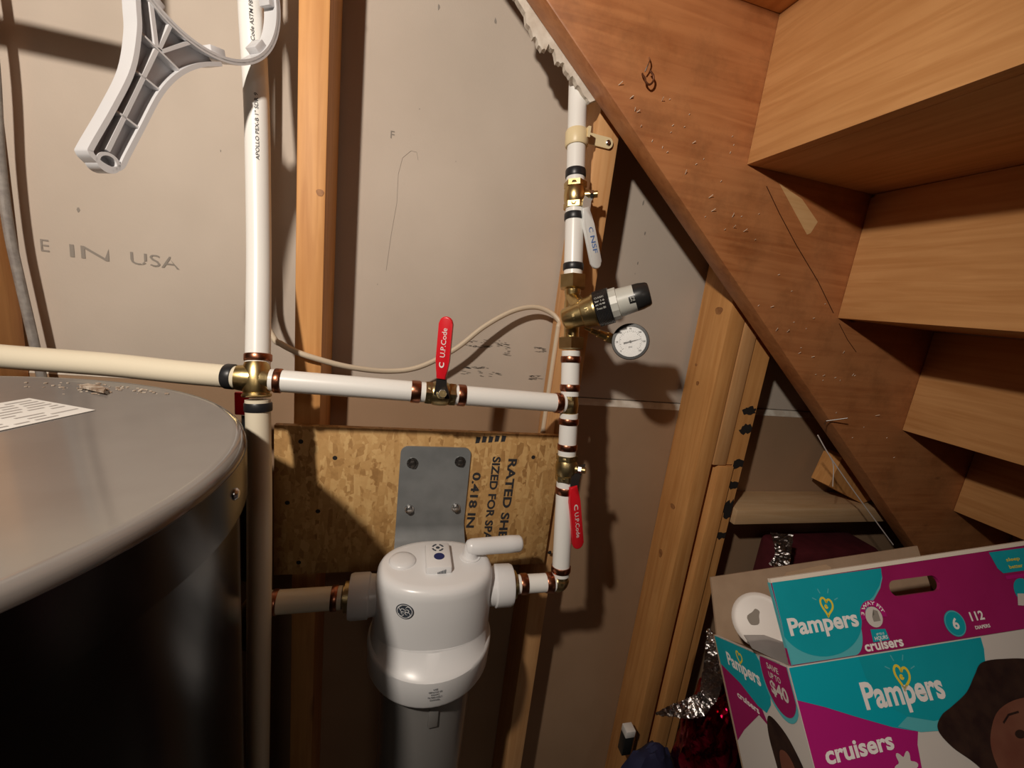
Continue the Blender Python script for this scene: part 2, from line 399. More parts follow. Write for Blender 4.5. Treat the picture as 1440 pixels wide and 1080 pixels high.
M['knot'] = noisy('pine_knot', (.26,.105,.032), (.40,.18,.06), 120, .6, bump=.2)
def knot(par, P, e1, e2, n, a, b):
    obj('knot', prism(NB(), [P+e1*math.cos(t)*a*(1+.12*math.sin(3*t))+e2*math.sin(t)*b*(1+.1*math.cos(2*t))-n*.0004 for t in [k*math.pi/10 for k in range(20)]], n*.0008), M['knot'], par, smooth=0)
for x, y, a, b in ((1011,437,.010,.008),(979,513,.0035,.003),(981,539,.004,.005),(946,712,.008,.006),(929,778,.006,.011)):
    knot(sA, onpl(x, y, V((.577,0,0)), V((1,0,0))), V((0,1,0)), V((0,0,1)), V((-1,0,0)), a, b)
s1 = [o_ for o_ in bpy.data.objects if o_.name.startswith('wall_stud')][1]
knot(s1, at(450, 271, -.0892), V((1,0,0)), V((0,0,1)), V((0,-1,0)), .005, .005)
bm = NB()                                            # black marker blots wrap the right-hand stud
for (x, y, w_, h_) in ((1054,578,.022,.008),(1050,604,.022,.008),(1038,652,.026,.008),(1032,682,.026,.007),(1025,716,.022,.016),(1016,753,.026,.007)):
    p = at(x, y, -.0856); pts = [p+V((math.cos(k*math.pi/10)*w_*.7*R.uniform(.8,1.3), 0, math.sin(k*math.pi/10)*h_*R.uniform(.8,1.7))) for k in range(20)]
    pts = [V((min(.6938, max(.6510 if p.z > 1.08 else .6697, q.x)), q.y, q.z)) for q in pts]
    obj('marker_blot', prism(NB(), pts, (0,.0004,0)), M['marker'], sC, smooth=0)

# ledge between the studs and the stringer
tag(obj('ledger_block', bb(NB(), .705, 1.32, -.089, -.0005, .929, .9645, .002), M['block']), 'horizontal pine block nailed across the wall below the stringer', 'wood block')
bm = NB(); q = [(1150,690),(1168,652),(1176,650),(1212,708),(1196,714)]
prism(bm, [V((at(x, y, -.045).x, -.066, at(x, y, -.045).z)) for x, y in q], (0, .045, 0))
zmin = min(v.co.z for v in bm.verts); bmesh.ops.translate(bm, verts=bm.verts, vec=(0,0,.965-zmin))
tag(obj('wood_scrap', bm, M['stud'], smooth=0), 'small brown wood offcut standing on the pine ledge beside the stringer', 'wood scrap')

# ------------------------------------------------------------------ stairs seen from below
st = thing('staircase', 'brown wooden stair seen from below with sloping stringer, risers and treads', 'stairs', (2.2, -.3, 0))
SY = -.15
COR = [(.494,1.598),(.755,1.385),(1.003,1.179),(1.243,.992)]
COR = [(.494-.256*2, 1.598+.206*2), (.494-.256, 1.598+.206)]+COR+[(1.243+.245*k, .992-.2*k) for k in (1,2,3,4)]
def stringer(y0, y1):
    xs = [-.25]+[-.25+k*.07 for k in range(1, 37)]
    bm = NB(); lo_ = [(x, lowedge(x)) for x in xs if lowedge(x) > .01]
    xe = lo_[-1][0]; poly = [V((x, y0, z)) for x, z in lo_]+[V((xe+.35, y0, .01)), V((xe+.35, y0, lowedge(xe)+.1))]+[V((-.25, y0, lowedge(-.25)+.36))]
    poly = [p if p.z < ZC-.002 else V((p.x, p.y, ZC-.002)) for p in poly]
    poly = [V((lo_[0][0], y0, lo_[0][1])), V((xe, y0, lo_[-1][1])), V((xe+.42, y0, .012)), V((xe+.45, y0, lowedge(xe)+.05)), V((-.25, y0, min(ZC-.002, lowedge(-.25)+.36)))]
    prism(bm, poly, (0, y1-y0, 0))
    bmesh.ops.bevel(bm, geom=list(bm.edges), offset=.003, segments=2, profile=.5, affect='EDGES')
    return bm
strg = obj('stringer', stringer(SY, SY+.038), M['stringer'], st)
obj('stringer', stringer(-1.06, -1.022), M['stringer'], st)
for i in range(len(COR)-1):
    (x, z), (xn, zn) = COR[i], COR[i+1]
    zt = COR[i-1][1] if i else min(z+.206, ZC-.01)
    if z > 2.5: continue
    obj('riser', bb(NB(), x, x+.019, -1.02, SY-.0005, z, zt-.0008, .0012), M['riser'], st)
    if xn > x: obj('tread', bb(NB(), x+.0195, xn+.012, -1.02, SY-.0005, z, z+.0255, .0012), M['riser'], st)
# lit patch painted pale, crack line, splinters and staples on the stringer face
def sp(x, y, off=.0005): return at(x, y, SY-off)
bm = NB(); prism(bm, [sp(*q) for q in ((1096,258),(1128,280),(1150,312),(1140,328),(1135,330))], (0,.0004,0)); obj('lit_patch', bm, M['litwood'], strg, smooth=0)  # thin pale sliver: light through a gap put into its colour
bm = NB()
tube(bm, [sp(*q) for q in ((1078,262),(1096,300),(1120,345),(1150,395),(1172,440))], .0006, 6)
tube(bm, [sp(*q) for q in ((1180,455),(1192,478),(1204,495))], .0005, 6)
obj('scratch', bm, M['rust'], strg, smooth=0, kind='stuff')
bm = NB()
for k in range(120):
    t = R.random(); x = 835+t*330+R.gauss(30, 60); y = 40+t*520+R.gauss(20, 60)
    p = sp(x, y)
    if p.z < lowedge(p.x)+.008 or p.z > lowedge(p.x)+.16 or p.z > 1.66: continue
    d = V((R.uniform(-.3,.8), R.uniform(-1.0,-.2), R.uniform(.3,1))).normalized()*R.choice((.002,.003,.003,.005,.007))
    tube(bm, [p, p+d], .0005, 5)
obj('splinter', bm, M['glint'], strg, smooth=0, kind='stuff')
bm = NB(); a = sp(1162, 592); tube(bm, [a+V((0,.002,-.008)), a, at(1192, 588, SY-.022)], .0011, 8)
tag(obj('bent_nail', bm, M['steel']), 'thin bent nail sticking out of the stringer face', 'nail')
bm = NB(); pts = spline([at(x, y, SY+d) for x, y, d in ((903,103,.003),(904,106,-.005),(907,110,-.008),(908,115,-.009),(913,119,-.010),(918,115,-.010),(919,107,-.010),(914,99,-.009))], 5)
tube(bm, pts, .0014, 8); tag(obj('cup_hook', bm, M['rust']), 'small rusty hook screwed into the stringer near the top', 'hook')
bm = NB(); tube(bm, spline([at(912,80,SY+.003), at(914,84,SY-.008), at(911,92,SY-.010), at(907,101,SY-.008)], 5), .0009, 8)
tag(obj('bent_wire', bm, M['steel']), 'short bright bent wire beside the rusty hook on the stringer', 'wire')

# ragged drywall left behind the stringer
bm = NB(); lo_ = []; n = 46
for k in range(n+1):
    x = .10+k*(.235-.10)/n
    lo_.append((x, lowedge(x)-.006-abs(noise.noise(V((x*70, 3.1, 0))))*.016-R.random()*.004-(.012 if .125 < x < .16 else 0)))
poly = [V((x, SY+.0385, z)) for x, z in lo_]+[V((.25, SY+.0385, lowedge(.25)+.012)), V((.10, SY+.0385, lowedge(.10)+.05))]
prism(bm, poly, (0, .0105, 0)); tag(obj('drywall_remnant', bm, M['gypsum'], smooth=0), 'ragged strip of broken white drywall along the upper stringer edge', 'drywall')
# white cord along the lower stringer edge
bm = NB(); tube(bm, spline([at(1150,612,SY-.004), at(1166,640,SY-.006), at(1196,684,SY-.006), at(1228,728,SY-.006), at(1256,766,SY-.008)], 6), .0011, 6)
tube(bm, spline([at(1166,640,SY-.006), at(1172,655,SY-.004), at(1171,684,SY-.002)], 6), .0008, 6)
tag(obj('white_cord', bm, M['whitetxt']), 'thin white cord hanging along the lower stringer edge', 'cord')

# ------------------------------------------------------------------ OSB board with stamped lettering
ob = obj('osb_panel', bb(NB(), -.191, .277, -.1005, -.0895, .862, 1.121, .0006), M['osb'])
tag(ob, 'tan strand board behind the water filter, stamped with black lettering', 'board')
def op(x, y, off=.0006): return at(x, y, -.1005-off)
bm = NB()
def vtext(s, x0, y0, x1, y1, h):                        # runs down the board, letter tops to the right
    a, b = op(x0, y0, .0002), op(x1, y1, .0002); d = b-a; right = d.normalized(); up = V((0,-1,0)).cross(right)
    if up.x < 0: up = -up
    obj('stamped_lettering', text(NB(), s, a, right, up, d.length, h, bold=.03), M['blacktxt'], ob, smooth=0)
vtext('RATED SHEATHING'[:9], 715, 645, 700, 757, .016)
vtext('SIZED FOR SPAN'[:13], 693, 642, 679, 760, .0145)
vtext('0.418 IN', 665, 664, 655, 742, .0145)
for (x, y) in ((672,619),(681,618),(690,618),(699,617),(708,617)):
    p = op(x, y, .0002); prism(bm, [p+V((-.004,0,-.006)), p+V((.003,0,-.005)), p+V((.0046,0,.005)), p+V((-.003,0,.006))], (0,.0002,0))
obj('ink_smear', bm, M['blacktxt'], ob, smooth=0, kind='stuff')
bm.free() if False else None
for (x, y) in ((423,621),(471,644),(404,707),(750,643),(447,719),(420,791),(773,777)):
    p = op(x, y, .0); obj('screw_hole', lathe(NB(), p+V((0,.0003,0)), (0,-1,0), [(0,.0038),(.0006,.0036)], 12), M['marker'], ob, smooth=0)

# ------------------------------------------------------------------ pipework
def ring_prof(r, l, t=.0016): return [(0, r*.9), (0, r+t*.6), (l*.12, r+t), (l*.88, r+t), (l, r+t*.6), (l, r*.9)]
PR = .0143
def pipe(label, pts, mt='pex', rings=(), ends=(), r=PR, bend=None):
    """pipe with crimp rings; rings = [(p0, p1, material)]"""
    pts = [V(p) for p in pts]
    o = thing('water_pipe', label, 'pipe', pts[0] if pts[0].z < pts[-1].z else pts[-1], 'plastic water pipes')
    obj('tube', tube(NB(), pts, r, 28), M[mt], o, smooth=40)
    for p0, p1, rm in rings:
        d = V(p1)-V(p0); obj('crimp_ring', lathe(NB(), p0, d, ring_prof(r, d.length), 28), M[rm], o, label={'copper': 'copper crimp ring', 'blackring': 'black crimp ring'}[rm], smooth=40)
    return o
# stack line
S0, S1, S2 = at(813.5, 100, -.082), at(801, 568, -.175), at(788, 815, -.212)
def S(y):
    """point on the stack whose picture row is y"""
    a, b = (S0, S1) if y < 568 else (S1, S2)
    lo_, hi = -1.0, 2.0
    for _ in range(50):
        t = (lo_+hi)/2
        if px(a+(b-a)*t)[1] < y: lo_ = t
        else: hi = t
    return a+(b-a)*lo_
CC = at(361, 533, -.192)
def Hp(x):                                               # point on the right-hand horizontal run at picture column x
    lo_, hi = -.2, 1.2
    for _ in range(50):
        t = (lo_+hi)/2
        if px(CC+(S1-CC)*t)[0] < x: lo_ = t
        else: hi = t
    return CC+(S1-CC)*lo_
# left riser
vt = spline([V((at(352,-150,-.10).x-.004, -.09, 2.53)), V((at(352,-150,-.10).x-.002, -.095, 2.1)), at(352,-150,-.10), at(353,0,-.108), at(361,150,-.116), at(364,330,-.135), at(363.5,440,-.162), at(362.5,518,-.185)], 6)
vp = pipe('tall white pipe with black printed lettering rising behind the plastic wrench', vt, 'pex', [(at(363,498,-.1795), at(362.8,508,-.1822), 'copper')])
def along(pts, y):
    for a, b in zip(pts, pts[1:]):
        ya, yb = px(a)[1], px(b)[1]
        if ya <= y <= yb: return a+(b-a)*((y-ya)/(yb-ya))
    return pts[-1]
def pipetext(bm, s, y_lo, y_hi, ang):
    """lettering wrapped on the tall pipe, reading upward"""
    P0, P1 = along(vt, y_lo), along(vt, y_hi); d = (P1-P0).normalized(); L_ = (P1-P0).length
    u0 = V((math.sin(ang), -math.cos(ang), 0)); u0 = (u0-d*u0.dot(d)).normalized(); side = u0.cross(d)
    def f(a, b):
        y = y_lo+(y_hi-y_lo)*a/L_; c = along(vt, y); th = b/PR
        return c+(u0*math.cos(th)+u0.cross(d)*math.sin(th))*(PR+.0003)
    text(bm, s, P0, d, side, L_, .0042, bold=.01, f=f)
for s_, y0_, y1_ in (('APOLLO PEX-B 1" SDR 9', 230, 138), ('Code ASTM F876', 66, 2)):
    bm = NB(); pipetext(bm, s_, y0_, y1_, .42); obj('printed_lettering', bm, M['blacktxt'], vp, smooth=0)
vb = spline([at(362.5,562,-.198), at(364,640,-.208), at(365,720,-.220), at(364.5,850,-.236), at(363,1000,-.245), at(362,1200,-.25)], 6)
pipe('cream vertical pipe with black ring dropping beside the water heater', vb+[V((vb[-1].x, vb[-1].y, .02))], 'pexcream', [(at(363,566,-.1985), at(363.2,578,-.200), 'blackring')])
hl = spline([at(338,531,-.194), at(250,523,-.182), at(150,512.5,-.168), at(0,501,-.150), at(-160,485,-.13)], 6)
pipe('cream horizontal pipe with black ring running over the heater top', hl, 'pexcream', [(at(331,530.3,-.193), at(318,529,-.1912), 'blackring')])
# brass cross
o = thing('brass_fitting', 'brass elbow fitting joining the tall white pipe and both horizontal pipes', 'fitting', CC-V((0,0,.02)), 'brass pipe fittings')
dv = (at(362.5,562,-.198)-at(362.5,500,-.180)).normalized(); dh = (Hp(420)-CC).normalized()
obj('body', lathe(NB(), CC-dv*.021, dv, [(0,.011),(0,.0135),(.006,.0155),(.021,.0175),(.036,.0155),(.042,.0135),(.042,.011)], 28), M['brass'], o, smooth=50)
obj('port', lathe(NB(), CC-dh*.022, dh, [(0,.013),(0,.0155),(.010,.017),(.022,.0165)], 28), M['brass'], o, smooth=50)
obj('port', lathe(NB(), CC, dh, [(0,.0165),(.009,.0162),(.016,.0125),(.018,.0125)], 28), M['brassdull'], o, smooth=50)
obj('bead', lathe(NB(), CC+dv*.018, dv, [(0,.0145),(.001,.0165),(.004,.0165),(.005,.0145)], 28), M['brass'], o, smooth=50)
# right horizontal run
pipe('white horizontal pipe between the brass elbow and the upright red valve', [Hp(380), Hp(599)], 'pex', [(Hp(386),Hp(396.5),'copper'), (Hp(578),Hp(591),'copper')])
pipe('white horizontal pipe between the upright red valve and the valve stack', [Hp(638), Hp(793)], 'pex', [(Hp(643.5),Hp(654),'copper'), (Hp(780),Hp(789),'copper')])
# stack pieces
pipe('white pipe at the stack top, held by the cream clamp', [V((at(815.5,-60,-.062).x, -.055, 2.53)), at(815.5,-60,-.062), S(100), S(258)], 'pex', [(S(239.5),S(250.5),'blackring')])
pipe('white stack pipe beside the white valve lever, between two black rings', [S(293), S(388)], 'pex', [(S(300.5),S(310.5),'blackring'), (S(371),S(380.5),'blackring')])
pipe('short white stack pipe just below the pressure gauge', [S(493.5), S(557)], 'pex', [(S(501),S(510),'copper'), (S(540.5),S(550),'copper')])
pipe('shortest white stack pipe, between the brass tee and the hanging red valve', [S(581), S(641)], 'pex', [(S(588),S(596.5),'copper'), (S(624),S(632.5),'copper')])
pipe('white stack pipe behind the hanging red lever, above the brass elbow', [S(675), S(808)], 'pex', [(S(684),S(693.5),'copper'), (S(795),S(803),'copper')])
# tee and elbow
o = thing('brass_fitting', 'brass tee where the horizontal pipe meets the valve stack', 'fitting', S(582), 'brass pipe fittings')
ds = (S2-S1).normalized()
a, b = S(555), S(583); obj('body', lathe(NB(), a, b-a, [(0,.011),(0,.0125),((b-a).length*.5,.0145),((b-a).length,.0125),((b-a).length,.011)], 24), M['brass'], o, smooth=50)
obj('branch', lathe(NB(), S1, -dh, [(0,.0145),(.013,.0125),(.015,.0125)], 24), M['brassdull'], o, smooth=50)
FZ, FY = .905, -.212
E2 = S(818)
o = thing('brass_fitting', 'brass elbow at the foot of the valve stack beside the filter', 'fitting', E2-V((0,0,.015)), 'brass pipe fittings')
FP = V((.155, FY, FZ+.004)); de = (FP-E2).normalized()
q = spline([S(806), S(814), E2+ds*.001+de*.003, E2+de*.010, E2+de*.019], 6)
obj('body', tube(NB(), q, [.0125]*6+[.0145]*(len(q)-12)+[.0125]*6, 20), M['brassdull'], o, smooth=50)
EL = (FP-E2).length
def Fp(x):
    lo_, hi = -.3, 1.3
    for _ in range(50):
        t = (lo_+hi)/2
        if px(E2+(FP-E2)*t)[0] > x: lo_ = t
        else: hi = t
    return E2+(FP-E2)*lo_
pipe('short white pipe stub between the brass elbow and the filter outlet', [Fp(779.5), Fp(723)], 'pex', [(Fp(777),Fp(767),'copper'), (Fp(741),Fp(731),'copper')])
LP0 = V((-.026, FY, FZ-.001)); LP1 = at(372, 848, -.214)
dl = (LP1-LP0).normalized()
def Lp(x):
    lo_, hi = -.3, 1.6
    for _ in range(50):
        t = (lo_+hi)/2
        if px(LP0+(LP1-LP0)*t)[0] > x: lo_ = t
        else: hi = t
    return LP0+(LP1-LP0)*lo_
pipe('shaded pipe stub entering the filter from behind the cream pipe', [Lp(481), Lp(378)], 'pexcream', [(Lp(475),Lp(466),'copper'), (Lp(391),Lp(383),'copper')], r=.0158)
o = thing('brass_fitting', 'brass elbow hidden in shade behind the cream vertical pipe', 'fitting', LP1-V((0,0,.02)), 'brass pipe fittings')
obj('body', tube(NB(), spline([Lp(381), LP1, LP1+V((-.016,.004,-.006)), LP1+V((-.020,.006,-.03)), LP1+V((-.020,.006,-.07))], 6), .0125, 18), M['brassdull'], o, smooth=50)

# pipe clamp
o = thing('pipe_clamp', 'cream plastic pipe clamp screwed to the stud at the top of the stack', 'clamp', S(206), None)
a, b = S(185), S(207)
obj('band', lathe(NB(), a, b-a, ring_prof(PR, (b-a).length, .0034), 28), M['clamp'], o, smooth=40)
c = (a+b)/2; t0 = c+V((.012,.008,0)); t1 = V((at(855, 201, -.0935).x, -.0932, at(855, 201, -.0935).z)); d = (t1-t0).normalized()
up = V((0,0,1)); nrm = V((0,-1,0)); bm = NB()
poly = [V((c.x+.012, -.0935, t1.z-.007)), V((t1.x, -.0935, t1.z-.008))]+[t1+V((math.sin(k*math.pi/8)*.0085, 0, -math.cos(k*math.pi/8)*.0085)) for k in range(1, 8)]+[V((t1.x, -.0935, t1.z+.008)), V((c.x+.012, -.0935, t1.z+.009))]
prism(bm, [V((p.x, -.0935, p.z)) for p in poly], (0, .0035, 0)); box(bm, (c.x+.013, -.104, t1.z+.001), (.004, .024, .015))
tab = obj('tab', bm, M['clamp'], o)
obj('screw', lathe(NB(), t1+V((0,-.0005,0)), (0,-1,0), [(0,.0042),(.0015,.0040),(.0024,.0026),(.0024,0)], 16), M['steel'], tab)

# ball valves
def handle(parent, pivot, g0, g1, n, gm, w0=.013, w1=.0185, tang='darksteel', words=None, wm='whitetxt', rev=False):
    """lever: steel tang from the stem to g0, vinyl grip from g0 to g1; n = face normal"""
    d = (g1-g0).normalized(); n = (V(n)-d*V(n).dot(d)).normalized(); s = d.cross(n)
    L_ = (g1-g0).length; th = .0062
    tg = NB(); pv = [pivot-(g0-pivot).normalized()*.006, pivot, pivot+(g0-pivot)*.6, g0+d*.008]
    k = [];
    prof = [(.011), (.011), (.0075), (.0065)]
    for p, hw in zip(pv, prof): k.append([tg.verts.new(q) for q in (p+s*hw+n*.0013, p-s*hw+n*.0013, p-s*hw-n*.0013, p+s*hw-n*.0013)])
    for A_, B_ in zip(k, k[1:]):
        for j in range(4): tg.faces.new((A_[j], A_[(j+1)%4], B_[(j+1)%4], B_[j]))
    tg.faces.new(k[0][::-1]); tg.faces.new(k[-1])
    lv = obj('lever', tg, M[tang], parent)
    out = [(0,-w0/2),(.012,-w0/2-.001),(.026,-w1/2)]+[(L_-w1/2+math.sin(q)*w1/2, -math.cos(q)*w1/2) for q in [j*math.pi/10 for j in range(11)]]+[(.026,w1/2),(.012,w0/2+.001),(0,w0/2)]
    bm = prism(NB(), [g0+d*a_+s*b_-n*th/2 for a_, b_ in out], n*th)
    bmesh.ops.bevel(bm, geom=[e for e in bm.edges if abs((e.verts[0].co-e.verts[1].co).dot(n)) < .001], offset=.0021, segments=3, profile=.5, affect='EDGES')
    gr = obj('grip', bm, M[gm], lv, smooth=50)
    if words:
        bm = NB(); right = d; upv = n.cross(right)
        for (sx0, sx1, h, t) in words: text(bm, t, g0+d*(L_*sx0)-upv*(h/2-.0004)+n*(th/2+.0002), right, upv, L_*(sx1-sx0), h, bold=.004)
        obj('lettering', bm, M[wm], lv, smooth=0)
    return lv
def valve(label, a, b, stem_dir, g0, g1, n, gm, words, wm, stem_len=.017, bmt='brassdull', tang='darksteel'):
    d = (b-a); L_ = d.length; d.normalize(); c = (a+b)/2
    sd = V(stem_dir); sd = (sd-d*sd.dot(d)).normalized()
    o = thing('ball_valve', label, 'valve', min((a, b), key=lambda p: p.z), 'brass ball valves')
    obj('body', lathe(NB(), a, d, [(0,.0105),(0,.0135),(L_*.08,.0155),(L_*.16,.0158),(L_*.18,.0145),(L_*.3,.0168),(L_*.5,.0175),(L_*.7,.0168),(L_*.82,.0145),(L_*.84,.0158),(L_*.94,.0155),(L_,.0135),(L_,.0105)], 26), M[bmt], o, smooth=40)
    obj('hex_flat', lathe(NB(), a+d*L_*.02, d, [(0,.0176),(L_*.2,.0176)], hexa=True, ref=sd), M[bmt], o, smooth=0)
    obj('hex_flat', lathe(NB(), a+d*L_*.78, d, [(0,.0176),(L_*.2,.0176)], hexa=True, ref=sd), M[bmt], o, smooth=0)
    obj('stem', lathe(NB(), c+sd*.012, sd, [(0,.0075),(stem_len-.012,.0075),(stem_len-.012,.005),(stem_len,.005)], 18), M[bmt], o, smooth=40)
    pv = c+sd*(stem_len)
    lv = handle(o, pv, g0, g1, n, gm, words=words, wm=wm, tang=tang)
    obj('nut', lathe(NB(), pv+sd*.0012, sd, [(0,.0062),(.005,.0062)], hexa=True), M['steel'], lv, smooth=0)
    obj('stem_end', lathe(NB(), pv+sd*.0055, sd, [(0,.0036),(.004,.0034),(.0046,0)], 14), M['steel'], lv)
    return o
tocam = lambda p: (CAM-p).normalized()
a, b = Hp(597), Hp(640); c = (a+b)/2
valve('brass ball valve with upright red lever on the horizontal pipe', a, b, (-.12,-1,.25), at(620.5, 533, -.207), at(628.5, 445, -.209), (-.35,-1,.1), 'red',
      [(.19,.28,.007,'c'), (.36,.82,.0068,'U.P.Code')], 'whitetxt', .020)
a, b = S(256), S(295)
valve('brass ball valve with white lever near the top of the stack', a, b, (1,-.55,.1), at(822.5, 292, -.136), at(839.5, 378, -.140), (.25,-1,.1), 'whitegrip',
      [(.32,.40,.008,'C'), (.46,.74,.0085,'NSF')], 'bluetxt', .022, 'brass', 'zinc')
a, b = S(639), S(676)
valve('brass ball valve with hanging red lever, lowest on the stack', a, b, (1,-.75,.1), at(806, 684, -.210), at(813, 771, -.213), (.1,-1,.1), 'red',
      [(.27,.36,.007,'c'), (.40,.80,.0068,'U.P.Code')], 'whitetxt', .019)
# hidden red valve behind the elbow
p0 = at(340, 556, -.115)
o = thing('ball_valve', 'red valve lever peeking out behind the brass elbow and the heater', 'valve', p0-V((0,0,.30)), 'brass ball valves')
pp = p0+V((.012,0,0))
obj('grip', box(NB(), p0+V((0,0,-.012)), (.018,.006,.034), None, .002), M['red'], o)
obj('stem', lathe(NB(), p0+V((.004,.004,-.03)), (0,0,-1), [(0,.006),(.02,.006),(.02,.011),(.27,.011)], 16), M['black'], o)

# pressure reducing valve
pa, pb = at(791, 450, -.172), at(914, 412.5, -.232); ax = (pb-pa).normalized(); PL = (pb-pa).length
o = thing('pressure_valve', 'brass pressure reducing valve with grey and black adjusting knob', 'valve', S(492))
def nut(y0, y1, nm):
    a, b = S(y0), S(y1); L_ = (b-a).length
    obj(nm, lathe(NB(), a, b-a, [(0,.0165),(.0015,.0215),(L_-.0015,.0215),(L_,.0165)], hexa=True, ref=tocam(a)), M['brass'], o, smooth=20)
nut(386.5, 407, 'union_nut'); nut(474, 491.5, 'union_nut')
a, b = S(405), S(476); L_ = (b-a).length
obj('neck', lathe(NB(), a, b-a, [(0,.0125),(L_*.1,.0125),(L_*.16,.0105),(L_*.3,.0125),(L_*.6,.0125),(L_*.62,.0118),(L_*.68,.0118),(L_*.69,.0112),(L_*.74,.0118),(L_*.75,.0112),(L_*.80,.0118),(L_*.81,.0112),(L_*.86,.0118),(L_*.87,.0112),(L_*.92,.0118),(L_,.0118)], 24), M['brass'], o, smooth=50)
obj('body', lathe(NB(), pa, ax, [(0,.009),(.0015,.0135),(.004,.0155),(PL*.17,.0172),(PL*.24,.0185),(PL*.25,.0205),(PL*.33,.0225),(PL*.385,.0235),(PL*.385,.0245),(PL*.405,.0245)], 30), M['brass'], o, smooth=40)
obj('body_arm', tube(NB(), spline([S(407), S(418), (S(424)+pa+ax*.028)/2+V((.002,-.004,.004)), pa+ax*.034], 5), .0112, 18), M['brass'], o, smooth=50)
g = []
for k in range(10): g += [(PL*.41+k*PL*.0165, .0262), (PL*.41+(k+.5)*PL*.0165, .0256)]
obj('cartridge_ring', lathe(NB(), pa, ax, [(PL*.405,.020)]+g+[(PL*.578,.0258),(PL*.58,.020)], 36), M['blackfit'], o, smooth=20)
obj('bonnet_collar', lathe(NB(), pa, ax, [(PL*.578,.018),(PL*.578,.0232),(PL*.655,.0232),(PL*.66,.020)], 14), M['bonnet'], o, smooth=15)
bn = obj('bonnet', lathe(NB(), pa, ax, [(PL*.655,.015),(PL*.655,.0205),(PL*.86,.0188),(PL*.865,.012)], 32), M['bonnet'], o, smooth=40)
obj('adjusting_cap', lathe(NB(), pa, ax, [(PL*.835,.0150),(PL*.838,.0192),(PL*.90,.0188),(PL*.975,.0168),(PL*.995,.0150),(PL,.0120),(PL,0)], 32), M['black'], o, smooth=40)
# badge on the bonnet, raised arrow and letters on the body, small print on the ring
u_ = (tocam(pa)-ax*tocam(pa).dot(ax)).normalized(); v_ = ax.cross(u_)
if v_.z < 0: v_ = -v_
def wrapf(t0, r, phi0):
    def f(a, b): th = phi0+b/r; return pa+ax*(t0+a)+(u_*math.cos(th)+v_*math.sin(th))*(r+.0003)
    return f
bm = NB()
def patch(bm, t0, t1, h0, h1, r):
    f = wrapf(0, r, 0); n = 8; rows = []
    for k in range(n+1):
        b = h0+(h1-h0)*k/n; rows.append([bm.verts.new(f(t0, b)), bm.verts.new(f(t1, b))])
    for q0, q1 in zip(rows, rows[1:]): bm.faces.new((q0[0], q0[1], q1[1], q1[0]))
patch(bm, PL*.775, PL*.85, -.006, .005, .0193); obj('badge', bm, M['black'], bn, smooth=0)
bm = NB(); text(bm, '52', pa, ax, v_, .006, .0055, f=lambda a, b: wrapf(PL*.79, .0200, -.15)(a, b)); obj('lettering', bm, M['bonnet'], bn, smooth=0)
bm = NB()
for k, s in enumerate(('CLASSIC', 'bar 1-6', 'psi 15-90', 'Tmax 80')):
    text(bm, s, pa, ax, v_, .013, .0028, f=lambda a, b, k=k: wrapf(PL*.43, .0268, .55-k*.2)(a, b))
obj('lettering', bm, M['bonnet'], o, smooth=0)
bm = NB(); f = wrapf(0, .0176, 0)
prism(bm, [f(PL*.155+x, y) for x, y in ((-.0015,.004),(.0015,.004),(.0015,0),(.003,0),(0,-.005),(-.003,0),(-.0015,0))], u_*.0005); obj('arrow', bm, M['brassdull'], o, smooth=0)
bm = NB(); text(bm, '1"DN', pa, -v_, ax, .012, .005, f=lambda a, b: wrapf(PL*.30, .0228, .30)(b, -a)); obj('lettering', bm, M['brassdull'], o, smooth=0)

# gauge
gc = at(886.5, 480.5, -.205); gn = (tocam(gc)+V((-.05,.02,.10))).normalized()
o = thing('pressure_gauge', 'round black pressure gauge with white dial beside the valve stack', 'gauge', gc-V((0,0,.026)))
obj('case', lathe(NB(), gc-gn*.020, gn, [(0,.012),(0,.0225),(.002,.0245),(.018,.0262),(.022,.0272),(.0240,.0264),(.0240,.0228),(.0205,.0225),(.0205,0)], 40), M['black'], o, smooth=40)
gu = CR-gn*CR.dot(gn); gu.normalize(); gv = gn.cross(gu)
dl_ = obj('dial', lathe(NB(), gc+gn*.0010, gn, [(0,.0226),(.0004,.0226),(.0004,0)], 40), M['dial'], o, smooth=0)
bm = NB(); Q = gc+gn*.0018
for k in range(28):
    th = math.radians(225-k*10); r0 = .0150 if k % 3 else .0138; e = gu*math.cos(th)+gv*math.sin(th); s_ = e.cross(gn)
    prism(bm, [Q+e*r0-s_*.0002, Q+e*.0165-s_*.0002, Q+e*.0165+s_*.0002, Q+e*r0+s_*.0002], gn*.0001)
for k in range(7):
    th = math.radians(225-k*45); e = gu*math.cos(th)+gv*math.sin(th); text(bm, str(k*25 if k else 0), Q+e*.0192, gu, gv, None, .0024, center=True, bold=.02)
text(bm, 'psi', Q-gv*.008, gu, gv, .005, .003, center=True)
obj('dial_marks', bm, M['blacktxt'], dl_, smooth=0)
bm = NB(); e = (gu*28+gv*6.5).normalized(); s_ = e.cross(gn)
prism(bm, [Q-e*.010-s_*.0011+gn*.001, Q-e*.010+s_*.0011+gn*.001, Q+s_*.0006+gn*.001, Q+e*.0165+gn*.001, Q-s_*.0006+gn*.001], gn*.0004)
lathe(bm, Q, gn, [(0,.0016),(.0018,.0016),(.0018,0)], 12); obj('needle', bm, M['black'], o, smooth=0)
g0 = at(822, 461, -.181); g1 = gc-gn*.012-gu*.0215+gv*.004; d = (g1-g0).normalized(); L_ = (g1-g0).length
obj('stem', lathe(NB(), g0, d, [(0,.0018),(L_*.18,.0028),(L_*.2,.0042),(L_*.42,.0045),(L_*.43,.0062),(L_*.64,.0066),(L_*.65,.0054),(L_*.70,.0054)], 16), M['brass'], o, smooth=40)
